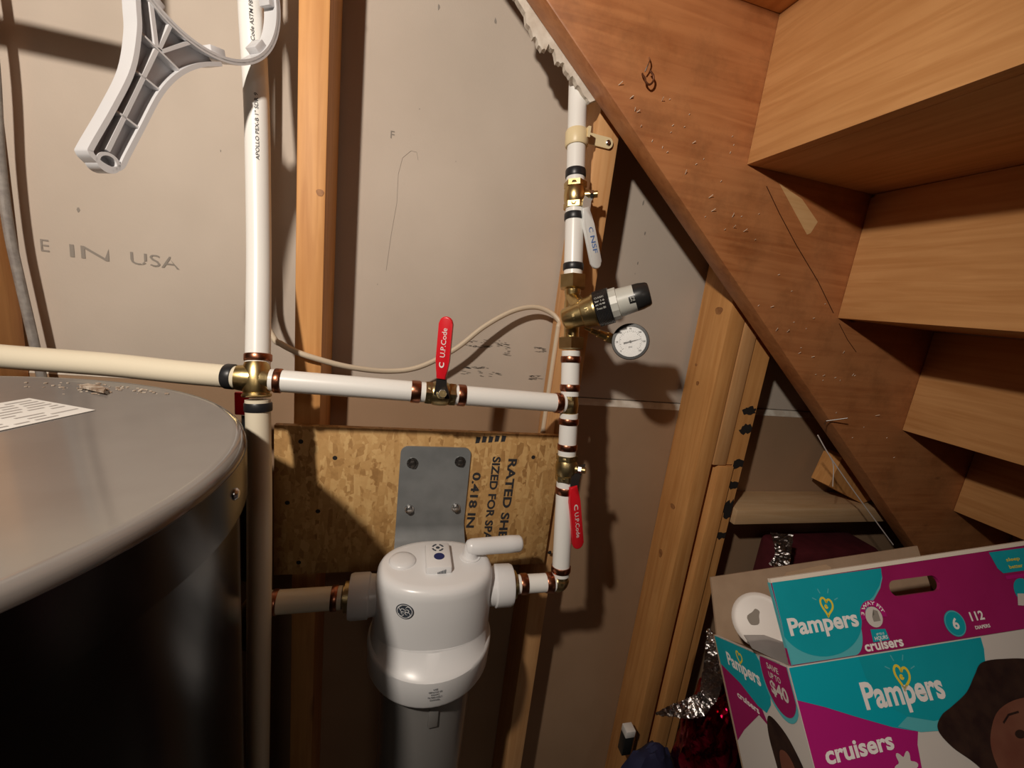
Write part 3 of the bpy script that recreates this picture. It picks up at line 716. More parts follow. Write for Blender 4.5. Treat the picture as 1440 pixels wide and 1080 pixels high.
obj('stem_nut', lathe(NB(), g0+d*L_*.69, d, [(0,.0082),(L_*.30,.0082)], hexa=True, ref=gn), M['brass'], o, smooth=0)
obj('glass', lathe(NB(), gc+gn*.0034, gn, [(0,.0226),(.0004,.0226),(.0004,0)], 40), mat('gauge_glass', (1,1,1), .03, 0, .5, Alpha=.10), o, smooth=0)

# ------------------------------------------------------------------ water filter
FC = V((.060, -.215, 0))
o = thing('water_filter', 'white whole-house water filter with bypass lever hanging from a grey bracket', 'filter', (FC.x, FC.y, .40))
def loft(bm, secs, seg=56, capb=True, capt=True):
    """stack of superellipse sections (z, rx, ry, cy offset)"""
    rings = []
    for z, rx, ry, oy, pw in secs:
        rg = []
        for k in range(seg):
            t = 2*math.pi*k/seg; c, s = math.cos(t), math.sin(t)
            rg.append(bm.verts.new((FC.x+rx*math.copysign(abs(c)**(2/pw), c), FC.y+oy+ry*math.copysign(abs(s)**(2/pw), s), z)))
        rings.append(rg)
    for a, b in zip(rings, rings[1:]):
        for k in range(seg): bm.faces.new((a[k], a[(k+1) % seg], b[(k+1) % seg], b[k]))
    if capb: bm.faces.new(rings[0][::-1])
    if capt: bm.faces.new(rings[-1])
    return bm
HT = .957
hd = obj('head', loft(NB(), [(.858,.0865,.0655,0,2.25),(.866,.0865,.0655,0,2.25),(.90,.086,.065,0,2.25),(.940,.0845,.0635,0,2.25),(.9475,.0835,.0625,0,2.25),(.9525,.081,.0602,0,2.25),(.9558,.077,.056,0,2.25),(HT,.071,.050,0,2.2)]), M['plastic'], o, smooth=60)
cl = obj('collar', loft(NB(), [(.7985,.083,.083,0,2),(.7985,.0895,.0895,0,2),(.803,.0915,.0915,0,2),(.836,.0925,.0925,0,2),(.8405,.0922,.0922,0,2),(.8432,.0906,.0900,0,2),(.8455,.0885,.0865,0,2),(.8635,.0868,.0668,0,2.2),(.8665,.0868,.0660,0,2.2)]), M['plastic'], o, smooth=32)
obj('sump', loft(NB(), [(.41,.03,.03,0,2),(.412,.05,.05,0,2),(.42,.062,.062,0,2),(.44,.066,.066,0,2),(.76,.0705,.0705,0,2),(.80,.0725,.0725,0,2)]), M['sump'], o, smooth=50)
for k in range(14):
    t = math.radians(-160+k*10.8); p = FC+V((math.cos(t)*.071, math.sin(t)*.071, .765))
    if k == 7: obj('sump_rib', box(NB(), p+V((0,0,.003)), (.014,.006,.05), (V((-math.sin(t),math.cos(t),0)), V((math.cos(t),math.sin(t),0)), V((0,0,1))), .0015), M['sump'], o)
# inner cartridge seen through the sump
obj('cartridge', loft(NB(), [(.45,.05,.05,0,2),(.78,.05,.05,0,2)]), M['plastic'], o, smooth=50)
# cap button, monitor and lever on top
bp_ = atZ(566, 789, HT); obj('relief_button', lathe(NB(), bp_-V((0,0,.001)), (0,0,1), [(0,.0195),(.002,.0195),(.0034,.0185),(.0046,.0175),(.0062,.012),(.0068,.005),(.0069,0)], 36), M['plastic'], hd, smooth=50)
q = [atZ(x, y, HT+.010) for x, y in ((598,762),(632,761),(637,800),(598,802))]; c = sum(q, V())/4
mo = obj('monitor', box(NB(), (c.x, c.y, HT+.0045), (.037,.060,.013), None, .0035), M['plastic'], hd, smooth=40)
obj('monitor_button', lathe(NB(), (c.x+.001, c.y-.005, HT+.0108), (0,0,1), [(0,.0078),(.0006,.0078),(.0006,0)], 24), M['filterblue'], mo, smooth=0)
bm = NB(); z = HT+.0113; cc = V((c.x+.000, c.y+.016, z))
for k in range(4):
    for j in range(5):
        t0 = math.radians(k*90+12+j*11.5); t1 = math.radians(k*90+12+(j+1)*11.5)
        prism(bm, [cc+V((math.cos(t0)*.0066,math.sin(t0)*.0066,0)), cc+V((math.cos(t0)*.0092,math.sin(t0)*.0092,0)), cc+V((math.cos(t1)*.0092,math.sin(t1)*.0092,0)), cc+V((math.cos(t1)*.0066,math.sin(t1)*.0066,0))], (0,0,.0002))
lathe(bm, cc, (0,0,1), [(0,.003),(.0002,.003),(.0002,0)], 16)
text(bm, 'G', cc, (1,0,0), (0,1,0), .004, .005, center=True)
for k in range(6): bb(bm, c.x-.002+k*.0021, c.x-.0008+k*.0021, c.y-.0306, c.y-.0301, HT+.0010, HT+.0030+k*.0008)
obj('printed_symbols', bm, M['logo'], mo, smooth=0)
lv0 = atZ(661, 783, HT); lv = obj('lever_post', lathe(NB(), lv0-V((0,0,.001)), (0,0,1), [(0,.0155),(.0025,.0155),(.003,.0125),(.006,.0105),(.016,.0105),(.020,.009)], 28), M['plastic'], hd, smooth=40)
l1 = at(734, 763, lv0.y+.006); dv_ = (l1-(lv0+V((0,0,.018))))
l0 = lv0+V((0,0,.017))
obj('bypass_lever', tube(NB(), [l0+dv_*t for t in (-.10,-.07,0,.25,.5,.75,.94,.985,1.0)], [.006,.0100,.0122,.0128,.0130,.0134,.0128,.0105,.0075], 22), M['plastic'], lv, smooth=60)
# side connections
for (p, dirx_, fl) in ((V((.146, FY, FZ+.004)), de*-1, 0), (V((-.026, FY, FZ)), dl, 1)):
    d = V(dirx_).normalized()
    un = obj('union_nut', lathe(NB(), p-d*.004, d, [(0,.028),(.010,.029),(.012,.0315),(.034,.0315),(.038,.030),(.038,.0165)], hexa=False, seg=36), M['plastic'], o, smooth=40)
    obj('union_flange', lathe(NB(), p+d*.034, d, [(0,.021),(.0065,.021),(.0065,.016),(.009,.016)], 24), M['brassdull'], un, smooth=40)
# round logo wrapped on the front, print on the collar
def hf(rx, ry, pw, z0, x0):
    def f(a, b):
        x = x0+a; xx = min(.999, abs(x-FC.x)/rx); y = FC.y-ry*(1-xx**pw)**(1/pw)
        return V((x, y-.0006, z0+b))
    return f
lp = at(569, 858, -.272); f = hf(.0863, .0653, 2.25, lp.z, lp.x)
bm = NB(); ring0 = [bm.verts.new(f(.0115*math.cos(t), .0115*math.sin(t))) for t in [2*math.pi*k/40 for k in range(40)]]; bm.faces.new(ring0); obj('logo', bm, M['logo'], hd, smooth=0)
lg = bpy.data.objects['logo']
bm = NB(); f2 = lambda a, b: f(a, b)+V((0,-.0004,0))
def arcw(bm, cx, cy, r, t0, t1, w_=.0006, n=14, k=1.0):
    a = [];
    for j in range(n+1):
        t = math.radians(t0+(t1-t0)*j/n); ww = w_*(1-.6*k*j/n) if k else w_
        a.append((bm.verts.new(f2(cx+(r-ww)*math.cos(t), cy+(r-ww)*math.sin(t))), bm.verts.new(f2(cx+(r+ww)*math.cos(t), cy+(r+ww)*math.sin(t)))))
    for q0, q1 in zip(a, a[1:]): bm.faces.new((q0[0], q0[1], q1[1], q1[0]))
arcw(bm, 0, 0, .0098, 0, 360, .00045, 40, 0)
for k in range(4): arcw(bm, .0062*math.cos(math.radians(k*90+45)), .0062*math.sin(math.radians(k*90+45)), .0033, k*90+45-40, k*90+45+130, .0007)
arcw(bm, -.0028, .0012, .0026, 20, 330, .0006); arcw(bm, -.0026, -.0026, .0018, 60, 330, .0005); arcw(bm, .0030, .0010, .0024, -60, 250, .0006); arcw(bm, .0028, -.0026, .0020, 40, 300, .0006); arcw(bm, -.0004, -.0006, .0016, -80, 80, .0005)
obj('logo_script', bm, M['plastic'], lg, smooth=0)
cp = at(612, 974, -.305); bm = NB(); f = hf(.0923, .0923, 2, cp.z, cp.x)
for k, (s, w_) in enumerate((('USE', .006), ('GENUINE GE', .018), ('FXHTC', .011), ('FILTERS ONLY', .019), ('GXWH40L', .014))):
    text(bm, s, cp, (1,0,0), (0,0,1), w_, .0026, f=lambda a, b, k=k, w_=w_: f(a-w_/2, b+.007-k*.0042)+V((0,-.0003,0)), bold=.01)
obj('printed_lettering', bm, M['logo'], cl, smooth=0)
# bracket
bx0, bx1 = -.003, .113
bm = NB(); rr = .012
front = [(bx0, .955), (bx0, 1.094-rr)]+[(bx0+rr-math.cos(t)*rr, 1.094-rr+math.sin(t)*rr) for t in [k*math.pi/12 for k in range(1, 6)]]+[(bx0+rr, 1.094), (bx1-rr, 1.094)]+[(bx1-rr+math.sin(t)*rr, 1.094-rr+math.cos(t)*rr) for t in [k*math.pi/12 for k in range(1, 6)]]+[(bx1, 1.094-rr), (bx1, .955)]
prism(bm, [V((x, -.1043, z)) for x, z in front], (0, .0035, 0))
br = obj('bracket', bm, M['bracket'], o)
prof = spline([V((0,-.1025,.957)), V((0,-.1035,.945)), V((0,-.112,.930)), V((0,-.124,.918)), V((0,-.130,.90)), V((0,-.135,.87))], 5)
bm = NB(); rows = []
for p in prof: rows.append([bm.verts.new((bx0, p.y-.0017, p.z)), bm.verts.new((bx1+.006*(.957-p.z)/.06, p.y-.0017, p.z)), bm.verts.new((bx1+.006*(.957-p.z)/.06, p.y+.0017, p.z+.0012)), bm.verts.new((bx0, p.y+.0017, p.z+.0012))])
for a, b in zip(rows, rows[1:]):
    for j in range(4): bm.faces.new((a[j], a[(j+1)%4], b[(j+1)%4], b[j]))
bm.faces.new(rows[0][::-1]); bm.faces.new(rows[-1]); obj('bracket_arm', bm, M['bracket'], br, smooth=50)
for k, (x, y) in enumerate(((580,651),(647,649),(575.5,716),(641,714))):
    p = at(x, y, -.1045); p = V((p.x, -.1043, p.z))
    obj('screw', lathe(NB(), p, (0,-1,0), [(0,.0082),(.0018,.0078),(.0018,.0058),(.0068,.0056),(.0075,.004),(.0075,0)], 18 if k > 1 else 6), M['steel' if k > 1 else 'darksteel'], br, smooth=30)
    if k < 2: obj('washer', lathe(NB(), p, (0,-1,0), [(0,.0095),(.0015,.0093),(.0015,.005)], 20), M['steel'], br)

# ------------------------------------------------------------------ water heater
HC, HR, HZ = V((-.376, -.431, 0)), .2464, 1.200
o = thing('water_heater', 'large dark grey cylindrical water heater with a white label on top', 'water heater', (HC.x, HC.y, 0))
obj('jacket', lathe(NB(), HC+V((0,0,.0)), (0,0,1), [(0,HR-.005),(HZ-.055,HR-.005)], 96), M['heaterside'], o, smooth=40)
tp = obj('top_pan', lathe(NB(), HC, (0,0,1), [(HZ-.058,HR-.004),(HZ-.058,HR-.001),(HZ-.055,HR+.0012),(HZ-.009,HR+.0012),(HZ-.004,HR),(HZ-.001,HR-.003),(HZ,HR-.007),(HZ-.0004,HR-.010),(HZ-.002,HR-.013),(HZ-.002,0)], 96), M['heater'], o, smooth=35)
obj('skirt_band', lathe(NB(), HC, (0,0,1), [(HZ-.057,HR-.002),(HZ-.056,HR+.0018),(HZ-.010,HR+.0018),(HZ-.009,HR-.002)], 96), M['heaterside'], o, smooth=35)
for ang in (-36, 4, 50, 100, -78, -120, 160, -160):
    t = math.radians(ang); d = V((math.cos(t), math.sin(t), 0))
    obj('rim_screw', lathe(NB(), HC+d*(HR+.001)+V((0,0,HZ-.030)), d, [(0,.0052),(.0016,.0050),(.0034,.0032),(.0038,0)], 14), M['steel'], o)
T = atZ(134, 577, HZ-.0015); Lw = atZ(0, 606, HZ-.0015)-T; Lh = atZ(40, 560.5, HZ-.0015)-T
eu = Lw.normalized(); ev = (Lh-eu*Lh.dot(eu)); ev.normalize()
wl, hl_ = min(.19, Lw.length*1.25), min(.12, Lh.length)
lb = obj('label_sheet', prism(NB(), [T, T+eu*wl, T+eu*wl+ev*hl_, T+ev*hl_], (0,0,.0004)), M['paper'], tp, smooth=0)
bm = NB()
for r_ in range(9):
    y = hl_*(.07+r_*.1); x = wl*.05
    while x < wl*.93:
        l = R.uniform(.006, .022)
        if R.random() < .8: prism(bm, [T+eu*x+ev*y+V((0,0,.0006)), T+eu*(x+l)+ev*y+V((0,0,.0006)), T+eu*(x+l)+ev*(y+.0022)+V((0,0,.0006)), T+eu*x+ev*(y+.0022)+V((0,0,.0006))], (0,0,.0001))
        x += l+.004
obj('label_print', bm, M['palegrey'], lb, smooth=0, kind='stuff')
bm = NB()                                               # crumbs along the back of the top
for k in range(190):
    x = R.choice((R.gauss(130,18), R.gauss(215,25), R.gauss(285,18), R.uniform(20,310))); y = 541+(x/310)*11+R.gauss(0,4)
    p = atZ(x, y, HZ-.002)
    if (p-V((HC.x,HC.y,p.z))).length > HR-.016: continue
    s = R.uniform(.0006,.0020); bmesh.ops.create_icosphere(bm, subdivisions=1, radius=s, matrix=Matrix.Translation(p+V((0,0,s*.4))) @ Matrix.Diagonal((R.uniform(.7,2.2),R.uniform(.7,1.5),.6,1)))
tag(obj('plaster_crumbs', bm, M['debris'], kind='stuff'), 'plaster crumbs scattered on the heater top below the cream pipe', 'debris')
bm = NB()
P = [atZ(*q, HZ+.001) for q in ((112,545),(128,549),(146,553),(149,549),(140,545),(122,543))]
prism(bm, P, (0,0,.003)); tag(obj('paper_scrap', bm, M['debris']), 'curled brown paper scrap on the heater top', 'scrap')

# ------------------------------------------------------------------ cables
xc_ = at(372, 300, -.03).x
pc = [V((xc_,-.03,2.5)), V((xc_,-.03,1.9)), V((xc_,-.03,1.5)), V((xc_,-.04,1.36)), V((xc_,-.065,1.30)), at(384,474,-.09), at(396,484,-.099), at(415,494,-.100), at(440,503,-.099), at(490,516,-.085), at(545,522,-.060), at(590,516,-.048), at(640,491,-.040), at(680,460,-.034), at(720,438,-.026), at(752,432,-.022), at(775,440,-.026), at(787,453,-.036)]
pc2 = [V((.2585, -.046, at(788,458,-.045).z)), V((.2585,-.046,1.30)), V((.2585,-.044,1.22)), V((.2585,-.042,1.10)), V((.2585,-.042,.98))]
bm = NB(); tube(bm, spline(pc+pc2, 6), .004, 14, flat=(.0052, .0044), up=(0,1,0))
tag(obj('electrical_cable', bm, M['cable']), 'cream electrical cable looping behind the upright red valve to the stud', 'cable')
bm = NB(); tube(bm, spline([at(-50,-200,-.028), at(-12,60,-.028), at(-1,215,-.028), at(12,320,-.028), at(29,400,-.028), at(49,487,-.028), at(72,600,-.03), at(90,760,-.03)], 6), .0056, 12)
tag(obj('grey_cable', bm, M['greycable']), 'grey cable hanging against the wall at the far left', 'cable')
# pipe that crosses above the picture and throws the broad shadow at the upper left
pipe('white pipe crossing above the wrench, out of the picture', [V((-1.2,-.17,1.652)), V((-.40,-.17,1.650)), V((-.385,-.17,1.656)), V((-.38,-.17,1.675)), V((-.38,-.17,2.5))], 'pex')

# ------------------------------------------------------------------ filter wrench
ya, pi_ = math.radians(-55), math.radians(0)
wn = V((math.sin(ya)*math.cos(pi_), math.cos(ya)*math.cos(pi_), math.sin(pi_)))
WP = at(340, 84, -.165)
def wp(x, y, dep=0): return onpl(x, y, WP, wn)+wn*dep
wu = wn.cross(V((0,0,1))).normalized(); wv = wn.cross(wu)
def fitc(pts):
    # circle through plane points by least squares
    import numpy as np
    A = np.array([[2*p[0], 2*p[1], 1] for p in pts]); b = np.array([p[0]**2+p[1]**2 for p in pts]); s = np.linalg.lstsq(A, b, rcond=None)[0]
    return s[0], s[1], math.sqrt(s[2]+s[0]**2+s[1]**2)
inn = [(217,0),(245,30),(280,60),(310,77),(340,84),(365,77),(383,52),(389,20)]
pp_ = [((wp(*q)-WP).dot(wu), (wp(*q)-WP).dot(wv)) for q in inn]
cx, cy, RR = fitc(pp_); WC = WP+wu*cx+wv*cy
DEP = .021
o = thing('filter_wrench', 'grey-white plastic filter wrench with ring and ribbed handle hanging at upper left', 'wrench', wp(150,240))
rp = [WC+(wu*math.cos(t)+wv*math.sin(t))*(RR+.0018) for t in [2*math.pi*k/96 for k in range(96)]]
rg = obj('ring', ribbon_wall(NB(), rp, wn, .0036, DEP, True), M['wrench'], o, smooth=40)
obj('ring_lip', ribbon_wall(NB(), [WC+(wu*math.cos(t)+wv*math.sin(t))*(RR+.0040) for t in [2*math.pi*k/96 for k in range(96)]], wn, .0030, .0045, True), M['wrench'], rg, smooth=40)
for k in range(8):
    t = k*math.pi/4+.62; e = wu*math.cos(t)+wv*math.sin(t); s_ = wn.cross(e)
    obj('lug', box(NB(), WC+e*(RR-.0035)+wn*DEP*.55, (.008,.016,DEP*.8), (e, s_, wn), .001), M['wrench'], rg)
outl = [(193,-22),(195,10),(196,45),(187,98),(162,150),(131,204),(128,214),(136,224),(146,232),(160,238),(172,234),(180,219),(200,181),(227,131),(255,103),(285,91),(312,90)]
sm = spline([wp(*q) for q in outl], 5)
hd_ = obj('handle', ribbon_wall(NB(), sm, wn, .0040, DEP), M['wrench'], o, smooth=40)
bm = NB(); ring_side = [WC+((wp(*q)-WC).normalized())*(RR+.002) for q in ((300,72),(280,60),(262,46),(245,30),(230,14),(217,0),(205,-18))]
poly = [p+wn*DEP*.55 for p in sm]+[p+wn*DEP*.55 for p in ring_side]
prism(bm, poly, wn*.0025); obj('web', bm, M['wrench'], hd_, smooth=0)
for q0, q1, th in (((153,212),(222,70),.0034), ((222,66),(213,-4),.0034), ((226,68),(243,32),.003), ((230,72),(273,58),.003), ((196,42),(257,102),.0018), ((187,95),(228,128),.0018), ((160,152),(200,182),.0018)):
    a, b = wp(*q0), wp(*q1)
    obj('rib', ribbon_wall(NB(), [a+wn*.0012, b+wn*.0012], wn, th, DEP*.6), M['wrench'], hd_, smooth=0)
ec = wp(153, 229); er = .0075
obj('eyelet', ribbon_wall(NB(), [ec+(wu*math.cos(t)+wv*math.sin(t))*er for t in [2*math.pi*k/28 for k in range(28)]], wn, .0028, DEP*.95, True), M['wrench'], hd_, smooth=40)
top = WC+(V((0,0,1))-wn*wn.z).normalized()*(RR-.004)
bm = NB(); tube(bm, spline([V((-.148,-.0885,top.z+.012)), V((-.148,-.13,top.z+.010)), top+wn*.03+V((0,0,-.001)), top-wn*.01+V((0,0,-.002)), top-wn*.014+V((0,0,.012))], 6), .0022, 10)
tag(obj('wall_hook', bm, M['steel']), 'steel hook above the picture that carries the plastic wrench', 'hook')

# ------------------------------------------------------------------ diaper box, tipped back
ba, bd, bc = V((.9863,-.0855,.1412)).normalized(), V((.0749,-.5303,-.8445)).normalized(), V((.1471,.8435,-.5166)).normalized()
bd = (bd-ba*bd.dot(ba)).normalized(); bc = bd.cross(ba)*-1
if bc.y < 0: bc = -bc
bu = -bd; A = atZ(1108, 938, 1.0)
BW, BH, BD_ = .374, .30, .138
TH = .0035
o = thing('diaper_box', 'open teal and magenta diaper carton tipped back at the lower right', 'box', A+bd*BH+bc*BD_*.5+ba*BW*.5)
def F(a, b, off=0): return A+ba*a+bu*b-bc*off                     # front face / flap
def Ls(c, b, off=0): return A+bc*c+bu*b-ba*off                    # left face
def panel(name, P0, e1, l1, e2, l2, en, mt, parent=o, **k): return obj(name, box(NB(), P0+e1*l1/2+e2*l2/2+en*TH/2, (l1, l2, TH), (e1, e2, en)), mt, parent, smooth=0, **k)
fr = panel('front_panel', A, ba, BW, bd, BH, bc, M['boxwhite'])
ls = panel('side_panel', A+bc*TH, bc, BD_-TH, bd, BH, ba, M['boxwhite'])
panel('side_panel', A+ba*(BW-TH)+bc*TH, bc, BD_-TH, bd, BH, ba, M['card'])
bk = panel('back_panel', A+bc*BD_+ba*0, ba, BW, bd, BH, bc, M['card'])
panel('bottom_panel', A+bd*BH, ba, BW, bc, BD_+TH, bd, M['card'])
# front flap with its hand hole
def rect_hole(w_, h_, hx0, hx1, hy0, hy1, n=10):
    r = (hy1-hy0)/2; cy_ = (hy0+hy1)/2
    hole = [(hx1-r+math.sin(t)*r, cy_-math.cos(t)*r) for t in [k*math.pi/n for k in range(n+1)]]+[(hx0+r-math.sin(t)*r, cy_+math.cos(t)*r) for t in [k*math.pi/n for k in range(n+1)]]
    return hole
def slab_hole(outer, hole, front, th, bm):
    """plate with a hole: outer and hole are 2-D loops, front(a, b, off)"""
    vo = [bm.verts.new(front(*p)) for p in outer]; vh = [bm.verts.new(front(*p)) for p in hole]
    eo = [bm.edges.new((vo[i], vo[(i+1) % len(vo)])) for i in range(len(vo))]; eh = [bm.edges.new((vh[i], vh[(i+1) % len(vh)])) for i in range(len(vh))]
    bmesh.ops.triangle_fill(bm, use_beauty=True, edges=eo+eh)
    fs = list(bm.faces); r = bmesh.ops.extrude_face_region(bm, geom=fs)
    vv = [g for g in r['geom'] if isinstance(g, bmesh.types.BMVert)]; bmesh.ops.translate(bm, verts=vv, vec=bc*th)
FH = .0815
def Fl(a, b, off=0): return F(a, b, off)+bu*(a/BW*.006 if b > FH*.9 else 0)
hole = rect_hole(0, 0, .152, .220, .051, .068)
bm = NB(); slab_hole([(.004,.0006),(BW,.0006),(BW,FH),(.006,FH)], hole, Fl, TH, bm); fl = obj('front_flap', bm, M['magenta'], o, smooth=0)
obj('flap_edge', box(NB(), (Fl(.006,FH)+Fl(BW,FH))/2+bu*.0022+bc*TH/2, ((Fl(BW,FH)-Fl(.006,FH)).length, .0044, TH+.0012), ((Fl(BW,FH)-Fl(.006,FH)).normalized(), bu, bc)), M['cardedge'], fl, smooth=0)
obj('flap_side', box(NB(), (F(.0042,.001)+F(.0060,FH))/2+bc*TH/2-ba*.0003, (.0008, FH, TH+.0006), (ba, bu, bc)), M['teal2'], fl, smooth=0)
B0 = A+bc*BD_
obj('back_flap', prism(NB(), [B0+ba*.004, B0+ba*.36, B0+ba*.365+bu*.080, B0+ba*.0136+bu*.072], bc*TH), M['card'], o, smooth=0)
obj('side_flap', prism(NB(), [A+bc*.012, A+bc*(BD_-.004), A+bc*(BD_-.012)+ba*.055+bd*.022, A+bc*.03+ba*.055+bd*.022], bd*TH), M['card'], o, smooth=0)
obj('side_flap', prism(NB(), [A+ba*BW+bc*.012, A+ba*BW+bc*(BD_-.004), A+bc*(BD_-.012)+ba*(BW+.03)+bu*.05, A+bc*.03+ba*(BW+.03)+bu*.05], bd*TH), M['card'], o, smooth=0)
bm = NB(); prism(bm, [B0+ba*x+bu*y-bc*.0005 for x, y in ((.125,.052),(.128,.062),(.135,.066),(.20,.070),(.206,.066),(.205,.052))], bc*.0005); obj('glued_tab', bm, mat('pale_kraft', (.47,.32,.2), .8), o, smooth=0)
# flat print
def prn(name, pts, mt, parent, fn=F, lay=1, dup=False):
    bm = NB(); vs_ = [bm.verts.new(fn(a, b, .0003*lay)) for a, b in pts]; bm.faces.new(vs_); bmesh.ops.triangulate(bm, faces=bm.faces)
    return obj(name, bm, M[mt], parent, smooth=0)
def sm2(pts, n=6):
    k = len(pts); out = []
    for i in range(k):
        a, b, c, d = (V((*pts[(i+j) % k], 0)) for j in (-1, 0, 1, 2))
        for q in range(n):
            t = q/n; p = .5*((2*b)+(c-a)*t+(2*a-5*b+4*c-d)*t*t+(3*b-a-3*c+d)*t**3); out.append((min(p.x, BW-.0015), p.y))
    return out
def circ(cx, cy, r, t0=0, t1=360, n=36, sy=1): return [(cx+r*math.cos(math.radians(t0+(t1-t0)*k/n)), cy+sy*r*math.sin(math.radians(t0+(t1-t0)*k/n))) for k in range(n+(0 if t1-t0 == 360 else 1))]
def strokes(name, lines, w_, mt, parent, fn=F, lay=3):
    bm = NB()
    for ln in lines:
        q = []
        for i, p in enumerate(ln):
            a = ln[max(0,i-1)]; b = ln[min(len(ln)-1,i+1)]; dx, dy = b[0]-a[0], b[1]-a[1]; L_ = math.hypot(dx,dy) or 1
            q.append((bm.verts.new(fn(p[0]-dy/L_*w_/2, p[1]+dx/L_*w_/2, .0003*lay)), bm.verts.new(fn(p[0]+dy/L_*w_/2, p[1]-dx/L_*w_/2, .0003*lay))))
        for u0, u1 in zip(q, q[1:]): bm.faces.new((u0[0], u0[1], u1[1], u1[0]))
    return obj(name, bm, M[mt], parent, smooth=0)
def words(name, items, mt, parent, fn=F, lay=3, bold=.02):
    bm = NB()
    for s, x, y, w_, h_, *sl in items:
        sl = sl[0] if sl else 0
        text(bm, s, A, ba, bu, w_, h_, bold=bold, f=lambda a, b: fn(x+a, y+b+a*sl, .0003*lay))
    return obj(name, bm, M[mt], parent, smooth=0)
def heart(cx, cy, s):
    out = []
    for k in range(41):
        t = 2*math.pi*k/40; x = 16*math.sin(t)**3; y = 13*math.cos(t)-5*math.cos(2*t)-2*math.cos(3*t)-math.cos(4*t)
        a = -.25; out.append((cx+(x*math.cos(a)-y*math.sin(a))*s/17*.8, cy+(x*math.sin(a)+y*math.cos(a))*s/17*1.15))
    sw = [(cx+s*.05*math.cos(t)*(1+.35*t)-.1*s, cy+s*.05*math.sin(t)*(1+.5*t)) for t in [k*.4 for k in range(16)]]
    return [out, sw]
def rays(cx, cy, s): return [[(cx+s*1.15*math.cos(t), cy+s*1.25*math.sin(t)), (cx+s*1.65*math.cos(t), cy+s*1.75*math.sin(t))] for t in (math.radians(150), math.radians(108), math.radians(62), math.radians(18))]
# flap print
tealf = [(.006,.001),(.0825,.001)]+[(.0825+.0175*math.sin(math.radians(k*9)), .001+.030*(1-math.cos(math.radians(k*9)))) for k in range(1, 11)]+[(.110,.040),(.128,.052),(.140,.062),(.147,.072),(.1495,FH+.001),(.0068,FH+.0005)]
prn('teal_print', [(.0045,.0012)]+tealf[1:], 'teal2', fl, F, 1)
prn('teal_disc', [(.0062,.042)]+[(.053+.0515*math.cos(math.radians(t)), .041+.037*math.sin(math.radians(t))) for t in range(200, 361, 8)]+[(.112,.047),(.128,.055),(.140,.065),(.147,.074),(.1495,FH+.001),(.0068,FH+.0005)], 'teal', fl, F, 2)
words('brand_lettering', [('Pampers', .0125, .0225, .086, .0225)], 'whitetxt', fl, lay=3, bold=.03)
strokes('heart_mark', heart(.0655,.0515,.0095), .0022, 'yellow', fl); strokes('ray_mark', rays(.0655,.0525,.0105), .0011, 'teal2', fl)
prn('badge_arc', circ(.1195,.0350,.0165,-8,188,24)+circ(.1195,.0350,.0108,188,-8,24), 'magenta2', fl, F, 3)
bm = NB(); vs_, fs = text_polys('3 WAY FIT', .02); x0 = min(v.x for v in vs_); x1 = max(v.x for v in vs_); y0 = min(v.y for v in vs_)
nv = [bm.verts.new(F(.1195+(.0118+(v.y-y0)*.0052)*math.cos(math.radians(168-(v.x-x0)/(x1-x0)*156)), .0350+(.0118+(v.y-y0)*.0052)*math.sin(math.radians(168-(v.x-x0)/(x1-x0)*156)), .0013)) for v in vs_]
for q in fs: bm.faces.new([nv[i] for i in q])
obj('badge_lettering', bm, M['whitetxt'], fl, smooth=0)
prn('badge_disc', circ(.1195,.0345,.0105), 'boxwhite', fl, F, 3)
prn('badge_print', [(.117,.030),(.126,.030),(.126,.040),(.121,.042),(.121,.037),(.117,.035)], 'greytxt', fl, F, 4)
prn('badge_banner', [(.1085,.0105),(.1295,.0105),(.1285,.0215),(.1100,.0230)], 'teal', fl, F, 3)
words('banner_lettering', [('UP TO 12', .1150,.0165,.010,.0022), ('HOURS', .1115,.0120,.0165,.0036)], 'whitetxt', fl, lay=4)
words('range_lettering', [('cruisers', .0960,.0025,.049,.0095)], 'whitetxt', fl, lay=3, bold=.03)
prn('size_disc', circ(.2190,.0165,.0135), 'teal', fl, F, 3); strokes('size_ring', [circ(.2190,.0165,.0125)+[(.2315,.0165)]], .001, 'teal2', fl, lay=4)
words('size_lettering', [('6', .2150,.0105,.0080,.0120)], 'whitetxt', fl, lay=5, bold=.03)
words('count_lettering', [('112', .2420,.0160,.0185,.0095), ('DIAPERS', .2430,.0075,.0205,.0036)], 'whitetxt', fl, lay=3, bold=.03)
prn('corner_print', [(.3030,FH+.003),(.3060,.066),(.3110,.060),(BW-.001,.060),(BW-.001,FH+.003)], 'teal', fl, F, 2)
prn('corner_stripe', [(.312,.053),(BW-.001,.053),(BW-.001,.057),(.312,.057)], 'magenta2', fl, F, 2)
prn('corner_disc', circ(.330,.038,.0145,0,360,24), 'teal', fl, F, 2); prn('corner_photo', [(.312,.025),(.330,.022),(.336,.035),(.318,.037)], 'boxwhite', fl, F, 3)
words('corner_lettering', [('sleep', .322,.071,.020,.005), ('better', .322,.064,.020,.004)], 'yellow', fl, lay=4)
